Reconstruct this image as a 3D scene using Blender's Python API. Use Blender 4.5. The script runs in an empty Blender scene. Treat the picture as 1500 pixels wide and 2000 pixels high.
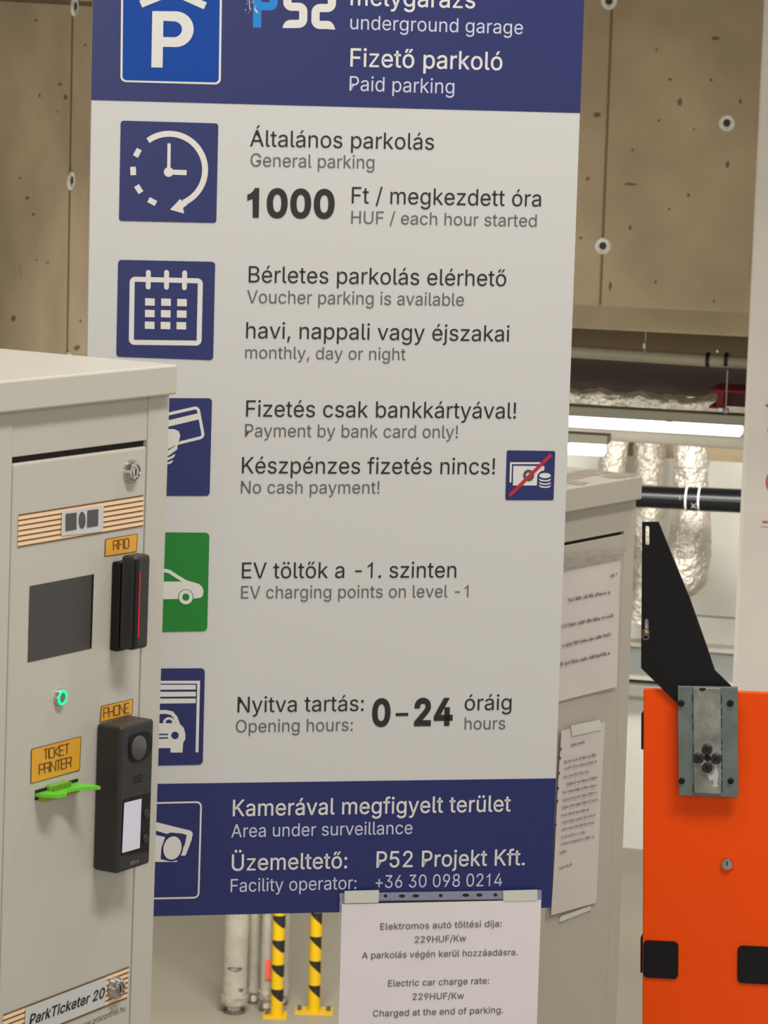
import bpy, bmesh, math, random
from mathutils import Vector, Matrix, noise, geometry
random.seed(7)
PI = math.pi

# ------------------------------------------------------------------ camera, world, lights, exposure
SC = bpy.context.scene
COL = SC.collection
F, PITCH, ROLL, EYE = 6300.0, 0.1432, -0.0302, 1.62        # focal length in pixels of the 1500 x 2000 frame
_f = Vector((0, math.cos(PITCH), -math.sin(PITCH)))
_R = Vector((1, 0, 0)); _D = _f.cross(_R) 
CR = _R * math.cos(ROLL) + _D * math.sin(ROLL)
CD = _D * math.cos(ROLL) - _R * math.sin(ROLL)
CF = _f
CAMP = Vector((0, 0, EYE))
cam_data = bpy.data.cameras.new('camera')
cam_data.sensor_fit = 'VERTICAL'; cam_data.sensor_height = 36.0; cam_data.sensor_width = 27.0
cam_data.lens = F / 2000.0 * 36.0
cam_data.clip_start = 0.05; cam_data.clip_end = 100
cam_data.dof.use_dof = True; cam_data.dof.focus_distance = 3.15; cam_data.dof.aperture_fstop = 46.0
cam = bpy.data.objects.new('camera', cam_data); COL.objects.link(cam)
cam.matrix_world = Matrix(((CR.x, -CD.x, -CF.x, CAMP.x), (CR.y, -CD.y, -CF.y, CAMP.y), (CR.z, -CD.z, -CF.z, CAMP.z), (0, 0, 0, 1)))
SC.camera = cam

world = bpy.data.worlds.new('world'); SC.world = world; world.use_nodes = True
bg = world.node_tree.nodes['Background']
bg.inputs[0].default_value = (1.0, 0.975, 0.93, 1); bg.inputs[1].default_value = 0.68

def area(name, loc, look, sx, sy, watts, col=(1, 0.985, 0.945)):
    l = bpy.data.lights.new(name, 'AREA'); l.shape = 'RECTANGLE'; l.size = sx; l.size_y = sy; l.energy = watts; l.color = col
    o = bpy.data.objects.new(name, l); COL.objects.link(o); o.location = loc
    d = Vector(look) - Vector(loc); o.rotation_euler = d.to_track_quat('-Z', 'Y').to_euler()
    return o
area('ceiling_and_fill_light', (0.85, 1.9, 3.4), (0.15, 2.8, 0.6), 1.2, 0.22, 55)
area('ceiling_and_fill_light', (0.1, -3.2, 2.7), (0.0, 3.2, 0.7), 1.8, 0.6, 70)  # added fill from behind the camera, evens the light on the sign
area('ceiling_and_fill_light', (-0.45, 2.7, 3.4), (-0.45, 2.72, 0.0), 1.2, 0.2, 17)  # added without a fixture, brightens the ticket machine lid
area('ceiling_and_fill_light', (0.75, 3.9, 3.4), (0.75, 4.05, 0.0), 1.3, 0.2, 42)  # added overhead fill for the rear cabinet lid
area('slab_edge_fill', (0.2, 4.85, -0.12), (-0.2, 12.0, 0.4), 3.2, 0.2, 55)  # added fill below the view, lights the far walls and ducts
area('lower_level_fill', (-0.15, 8.9, -0.1), (0.6, 10.9, 0.6), 1.1, 0.15, 30)  # added fill hidden by the sign, washes the lower concrete wall
area('lower_level_fill', (-0.2, 11.7, -0.05), (-0.2, 11.9, -2.6), 1.3, 0.5, 165)  # added fill out of sight behind the sign, brightens the lower floor
area('lower_level_fill', (1.2, 14.6, 0.25), (1.0, 17.0, -0.5), 2.6, 0.3, 100)  # added fill hidden behind beam and duct, brightens the far white wall

SC.view_settings.view_transform = 'Standard'; SC.view_settings.look = 'None'
SC.view_settings.gamma = 1; SC.view_settings.use_curve_mapping = False
SC.view_settings.exposure = 0.0

# ------------------------------------------------------------------ helpers
def frame(yaw, tilt, lean, px, py, depth, floor_z=None):
    """An upright plane seen in the photo: the pixel (px,py) lies on it at that depth. x right, y up, z out of the plane."""
    U = Vector((math.cos(yaw), math.sin(yaw), 0)); W = Vector((0, 0, -1)); N = U.cross(W)
    V = (W + tilt * N + lean * U).normalized(); U = (U - U.dot(V) * V).normalized()
    O = CAMP + ray(px, py) * depth
    fr = dict(U=U, Y=-V, Z=U.cross(-V), O=O)
    if floor_z is not None:                       # slide the origin down the plane to the floor
        fr['O'] = O + V * ((O.z - floor_z) / -V.z)
    return fr
def ray(px, py):
    return CF + CR * ((px - 750) / F) + CD * ((py - 1000) / F)
def uv(fr, px, py, z=0.0):
    r = ray(px, py); P0 = fr['O'] + fr['Z'] * z
    t = (P0 - CAMP).dot(fr['Z']) / r.dot(fr['Z'])
    P = CAMP + r * t - fr['O']
    return P.dot(fr['U']), P.dot(fr['Y'])
def matrix_of(fr):
    U, Y, Z, O = fr['U'], fr['Y'], fr['Z'], fr['O']
    return Matrix(((U.x, Y.x, Z.x, O.x), (U.y, Y.y, Z.y, O.y), (U.z, Y.z, Z.z, O.z), (0, 0, 0, 1)))
def project(P):
    d = P - CAMP; return 750 + F * d.dot(CR) / d.dot(CF), 1000 + F * d.dot(CD) / d.dot(CF)
def depth_to_z(px, py, z):
    return (z - EYE) / ray(px, py).z

def srgb(h):
    if isinstance(h, str): h = tuple(int(h[i:i + 2], 16) for i in (0, 2, 4))
    return tuple((c / 255 / 12.92 if c / 255 <= 0.04045 else ((c / 255 + 0.055) / 1.055) ** 2.4) for c in h) + (1,)
def material(name, col, rough=0.5, metal=0.0, var=0.0, vscale=6.0, bump=0.0, bscale=60.0, coat=0.0, emit=None, estr=0.0, spec=0.5, alpha=1.0, extra=None):
    m = bpy.data.materials.new(name); m.use_nodes = True; nt = m.node_tree; b = nt.nodes['Principled BSDF']
    c = srgb(col); b.inputs['Base Color'].default_value = c
    b.inputs['Roughness'].default_value = rough; b.inputs['Metallic'].default_value = metal
    b.inputs['Specular IOR Level'].default_value = spec; b.inputs['Coat Weight'].default_value = coat
    b.inputs['Coat Roughness'].default_value = 0.15; b.inputs['Alpha'].default_value = alpha
    if emit: b.inputs['Emission Color'].default_value = srgb(emit); b.inputs['Emission Strength'].default_value = estr
    tc = nt.nodes.new('ShaderNodeTexCoord')
    if var > 0:
        n = nt.nodes.new('ShaderNodeTexNoise'); n.inputs['Scale'].default_value = vscale; n.inputs['Detail'].default_value = 6
        nt.links.new(tc.outputs['Object'], n.inputs['Vector'])
        mp = nt.nodes.new('ShaderNodeMapRange'); mp.inputs[1].default_value = 0.3; mp.inputs[2].default_value = 0.7
        mp.inputs[3].default_value = 1 - var; mp.inputs[4].default_value = 1 + var
        nt.links.new(n.outputs['Fac'], mp.inputs[0])
        mx = nt.nodes.new('ShaderNodeMix'); mx.data_type = 'RGBA'; mx.blend_type = 'MULTIPLY'; mx.inputs[0].default_value = 1
        mx.inputs[6].default_value = c; nt.links.new(mp.outputs[0], mx.inputs[7]); nt.links.new(mx.outputs[2], b.inputs['Base Color'])
        m['mixnode'] = mx.name
    if bump > 0:
        n = nt.nodes.new('ShaderNodeTexNoise'); n.inputs['Scale'].default_value = bscale; n.inputs['Detail'].default_value = 5
        nt.links.new(tc.outputs['Object'], n.inputs['Vector'])
        bp = nt.nodes.new('ShaderNodeBump'); bp.inputs['Strength'].default_value = bump; bp.inputs['Distance'].default_value = 0.01
        nt.links.new(n.outputs['Fac'], bp.inputs['Height']); nt.links.new(bp.outputs[0], b.inputs['Normal'])
    return m

class MB:
    """collects shapes into one mesh"""
    def __init__(s): s.v = []; s.f = []
    def add(s, vs, fs):
        k = len(s.v); s.v += [tuple(v) for v in vs]; s.f += [tuple(i + k for i in f) for f in fs]; return s
    def box(s, x0, x1, y0, y1, z0, z1, bev=0.0, seg=2):
        x0, x1 = min(x0, x1), max(x0, x1); y0, y1 = min(y0, y1), max(y0, y1); z0, z1 = min(z0, z1), max(z0, z1)
        bm = bmesh.new(); bmesh.ops.create_cube(bm, size=1)
        for v in bm.verts: v.co = Vector(((x0 + x1) / 2 + v.co.x * (x1 - x0), (y0 + y1) / 2 + v.co.y * (y1 - y0), (z0 + z1) / 2 + v.co.z * (z1 - z0)))
        if bev > 0: bmesh.ops.bevel(bm, geom=bm.edges[:], offset=bev, segments=seg, affect='EDGES', profile=0.5)
        bm.verts.index_update(); s.add([v.co[:] for v in bm.verts], [[v.index for v in f.verts] for f in bm.faces]); bm.free(); return s
    def flat(s, contours, z=0.0):
        """filled 2D shape with holes, facing +z"""
        pl = [[Vector((p[0], p[1], 0)) for p in c] for c in contours]
        tr = geometry.tessellate_polygon(pl); flatv = [p for c in pl for p in c]
        fs = []
        for a, b, c in tr:
            A, B, C = flatv[a], flatv[b], flatv[c]
            ar = (B - A).cross(C - A).z
            if abs(ar) < 1e-14: continue
            fs.append((a, b, c) if ar > 0 else (a, c, b))
        return s.add([(p.x, p.y, z) for p in flatv], fs)
    def prism(s, contours, z0, z1):
        n0 = len(s.v); s.flat(contours, z1); tot = sum(len(c) for c in contours)
        top = s.f[-1:]; k = 0
        s.add([(p[0], p[1], z0) for c in contours for p in c], [])
        fl = [f for f in s.f if all(n0 <= i < n0 + tot for i in f)]
        for f in fl: s.f.append(tuple(i + tot for i in reversed(f)))
        for c in contours:
            n = len(c); ar = sum(c[i][0] * c[(i + 1) % n][1] - c[(i + 1) % n][0] * c[i][1] for i in range(n))
            for i in range(n):
                a, b = n0 + k + i, n0 + k + (i + 1) % n
                q = (a, a + tot, b + tot, b)
                s.f.append(q if (ar > 0) == (c is contours[0]) else tuple(reversed(q)))
            k += n
        return s
    def lathe(s, prof, cx=0, cy=0, n=24, caps=True):
        vs = [(cx + r * math.cos(2 * PI * i / n), cy + r * math.sin(2 * PI * i / n), z) for r, z in prof for i in range(n)]
        fs = [(j * n + i, j * n + (i + 1) % n, (j + 1) * n + (i + 1) % n, (j + 1) * n + i) for j in range(len(prof) - 1) for i in range(n)]
        if caps:
            fs.append(tuple(range(n))[::-1]); fs.append(tuple((len(prof) - 1) * n + i for i in range(n)))
        return s.add(vs, fs)
    def tube(s, pts, r, n=20, wob=0.0, seed=0, step=None, caps=True, wf=14.0):
        pts = [Vector(p) for p in pts]
        if step:
            q = [pts[0]]
            for a, b in zip(pts, pts[1:]):
                k = max(1, int((b - a).length / step))
                q += [a.lerp(b, (i + 1) / k) for i in range(k)]
            pts = q
        rings = []; up = None
        for i, p in enumerate(pts):
            t = (pts[min(i + 1, len(pts) - 1)] - pts[max(i - 1, 0)]).normalized()
            if up is None: up = Vector((0, 0, 1)) if abs(t.z) < 0.9 else Vector((1, 0, 0))
            a = (up - up.dot(t) * t).normalized(); up = a; b = t.cross(a)
            rr = r(i / (len(pts) - 1)) if callable(r) else r
            ring = []
            for k in range(n):
                th = 2 * PI * k / n; d = a * math.cos(th) + b * math.sin(th)
                q = p + d * rr
                if wob:
                    w = noise.noise(q * wf + Vector((seed, 0, 0))) + 0.6 * noise.noise(q * wf * 2.7 + Vector((0, seed, 0)))
                    q = q + d * (wob * w)
                ring.append(q)
            rings.append(ring)
        vs = [v for ring in rings for v in ring]
        fs = [(j * n + i, j * n + (i + 1) % n, (j + 1) * n + (i + 1) % n, (j + 1) * n + i) for j in range(len(rings) - 1) for i in range(n)]
        if caps: fs.append(tuple(range(n))[::-1]); fs.append(tuple((len(rings) - 1) * n + i for i in range(n)))
        return s.add(vs, fs)

def thing(name, label, cat, fr=None, group=None, kind=None):
    o = bpy.data.objects.new(name, None); COL.objects.link(o); o.empty_display_size = 0.05
    if fr: o.matrix_world = matrix_of(fr)
    if label: o['label'] = label
    if cat: o['category'] = cat
    if group: o['group'] = group
    if kind: o['kind'] = kind
    return o
def part(name, mb, mat, parent=None, label=None, smooth=False, kind=None, cat=None, group=None):
    me = bpy.data.meshes.new(name); me.from_pydata(mb.v, [], mb.f); me.update()
    bm = bmesh.new(); bm.from_mesh(me); bmesh.ops.recalc_face_normals(bm, faces=bm.faces) if not getattr(mb, 'keep', False) else None
    bm.to_mesh(me); bm.free()
    if smooth:
        me.shade_smooth()
        try: me.set_sharp_from_angle(angle=math.radians(40))
        except Exception: pass
    me.materials.append(mat)
    o = bpy.data.objects.new(name, me); COL.objects.link(o)
    if parent: o.parent = parent
    if label: o['label'] = label
    if kind: o['kind'] = kind
    if cat: o['category'] = cat
    if group: o['group'] = group
    return o
def copy_tree(o, parent=None):
    c = o.copy(); COL.objects.link(c); c.parent = parent
    for ch in o.children: copy_tree(ch, c)
    return c

# flat print: outlines measured on the photo and carried onto the thing's own plane
class Print(MB):
    keep = True
    def __init__(s, fr, z): super().__init__(); s.fr = fr; s.z = z; s.n = 0
    def m(s, p): return uv(s.fr, p[0], p[1], s.z)
    def poly(s, pts, *holes):
        s.n += 1
        return s.flat([[s.m(p) for p in pts]] + [[s.m(p) for p in h] for h in holes], s.z + (s.n % 24) * 4e-6)
    def ell(s, cx, cy, rx, ry=None, hole=None, n=32, rot=0.0):
        ry = ry or rx
        def e(k): return [(cx + rx * k * math.cos(t) * math.cos(rot) - ry * k * math.sin(t) * math.sin(rot), cy + rx * k * math.cos(t) * math.sin(rot) + ry * k * math.sin(t) * math.cos(rot)) for t in [2 * PI * i / n for i in range(n)]]
        return s.poly(e(1), *([e(hole)] if hole else []))
    def rquad(s, tl, tr, br, bl, r, n=6, hole=None):
        c = [Vector((*p, 0)) for p in (tl, tr, br, bl)]
        def rr(c, r):
            out = []
            for i in range(4):
                p, a, b = c[i], (c[i - 1] - c[i]).normalized(), (c[(i + 1) % 4] - c[i]).normalized()
                for k in range(n + 1):
                    t = k / n * PI / 2
                    out.append(p + a * r * (1 - math.sin(t)) + b * r * (1 - math.cos(t)))
            return [(q.x, q.y) for q in out]
        if hole is None: return s.poly(rr(c, r))
        inner = []
        for i in range(4):
            a, b = (c[i - 1] - c[i]).normalized(), (c[(i + 1) % 4] - c[i]).normalized()
            inner.append(c[i] + (a + b) * hole)
        return s.poly(rr(c, r), rr(inner, max(r - hole, 0.5)))
    def stroke(s, pts, w, cap='butt', closed=False, n=10):
        P = [Vector((p[0], p[1])) for p in pts]; h = w / 2; m = len(P); L = []; Rr = []
        for i in range(m):
            if closed: a, b = (P[i] - P[i - 1]).normalized(), (P[(i + 1) % m] - P[i]).normalized()
            else:
                a = (P[i] - P[i - 1]).normalized() if i else None; b = (P[i + 1] - P[i]).normalized() if i < m - 1 else None
                a = a or b; b = b or a
            na, nb = Vector((-a.y, a.x)), Vector((-b.y, b.x)); t = (na + nb)
            t = t.normalized() if t.length > 1e-6 else na
            k = h / max(t.dot(na), 0.35)
            L.append(P[i] + t * k); Rr.append(P[i] - t * k)
        if closed: return s.poly([tuple(p) for p in L], [tuple(p) for p in Rr]) if abs(_ar(L)) > abs(_ar(Rr)) else s.poly([tuple(p) for p in Rr], [tuple(p) for p in L])
        for i in range(m - 1): s.poly([tuple(L[i]), tuple(L[i + 1]), tuple(Rr[i + 1]), tuple(Rr[i])])
        if cap == 'round':
            for p in (P[0], P[-1]): s.ell(p.x, p.y, h, n=14)
        return s
    def text(s, string, L, R, cap, bold=0.0, shear=0.0):
        a, b = Vector(s.m(L)), Vector(s.m(R)); d = (b - a); c = (Vector(s.m((L[0], L[1] - cap))) - a).length / CAPH
        x = 0; items = []
        for ch in string:
            if ch == ' ': x += SPACE; continue
            g = glyph(ch, bold); items.append((x, g)); x += g['adv'] + bold * 0.7
        lo = min(x0 + g['lo'] for x0, g in items); hi = max(x0 + g['hi'] for x0, g in items)
        sx = d.length / (hi - lo); ux = d.normalized(); uy = Vector((-ux.y, ux.x))
        for x0, g in items:
            vs = []
            for px, py in g['v']:
                q = a + ux * ((x0 + px - lo) * sx + shear * py * c) + uy * (py * c); vs.append((q.x, q.y, s.z))
            s.add(vs, g['f'])
        return s
    def letters(s, string, L, R, cap, w, gap=0.25):
        """thin angular label lettering drawn as strokes"""
        adv = []; x = 0
        for ch in string:
            wd = STROKES[ch][0] if ch != ' ' else 0.5
            adv.append(x); x += wd + gap
        tot = x - gap
        for x0, ch in zip(adv, string):
            if ch == ' ': continue
            for line in STROKES[ch][1]:
                pts = []
                for (u, v) in line:
                    k = (x0 + u * STROKES[ch][0]) / tot
                    pts.append((L[0] + (R[0] - L[0]) * k, L[1] + (R[1] - L[1]) * k - v * cap))
                s.stroke(pts, w)
        return s
def _ar(P): return sum(P[i].x * P[(i + 1) % len(P)].y - P[(i + 1) % len(P)].x * P[i].y for i in range(len(P))) / 2
STROKES = {
 'R': (1.0, [[(0, 0), (0, 1), (.85, 1), (1, .9), (1, .6), (.9, .5), (0, .5)], [(.7, .5), (1, 0)]]),
 'F': (0.85, [[(0, 0), (0, 1), (1, 1)], [(0, .52), (.8, .52)]]),
 'I': (0.02, [[(0, 0), (0, 1)]]),
 'D': (1.0, [[(0, 0), (0, 1), (.8, 1), (1, .85), (1, .15), (.8, 0), (0, 0)]]),
 'P': (1.0, [[(0, 0), (0, 1), (.85, 1), (1, .9), (1, .6), (.85, .48), (0, .48)]]),
 'H': (1.0, [[(0, 0), (0, 1)], [(1, 0), (1, 1)], [(0, .5), (1, .5)]]),
 'O': (1.1, [[(.15, 0), (0, .15), (0, .85), (.15, 1), (.85, 1), (1, .85), (1, .15), (.85, 0), (.15, 0)]]),
 'N': (1.0, [[(0, 0), (0, 1), (1, 0), (1, 1)]]),
 'E': (0.9, [[(1, 1), (0, 1), (0, 0), (1, 0)], [(0, .5), (.85, .5)]]),
 'T': (0.9, [[(0, 1), (1, 1)], [(.5, 1), (.5, 0)]]),
 'C': (0.9, [[(1, 1), (.15, 1), (0, .85), (0, .15), (.15, 0), (1, 0)]]),
 'K': (0.9, [[(0, 0), (0, 1)], [(1, 1), (.1, .5), (1, 0)]]),
}
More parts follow.
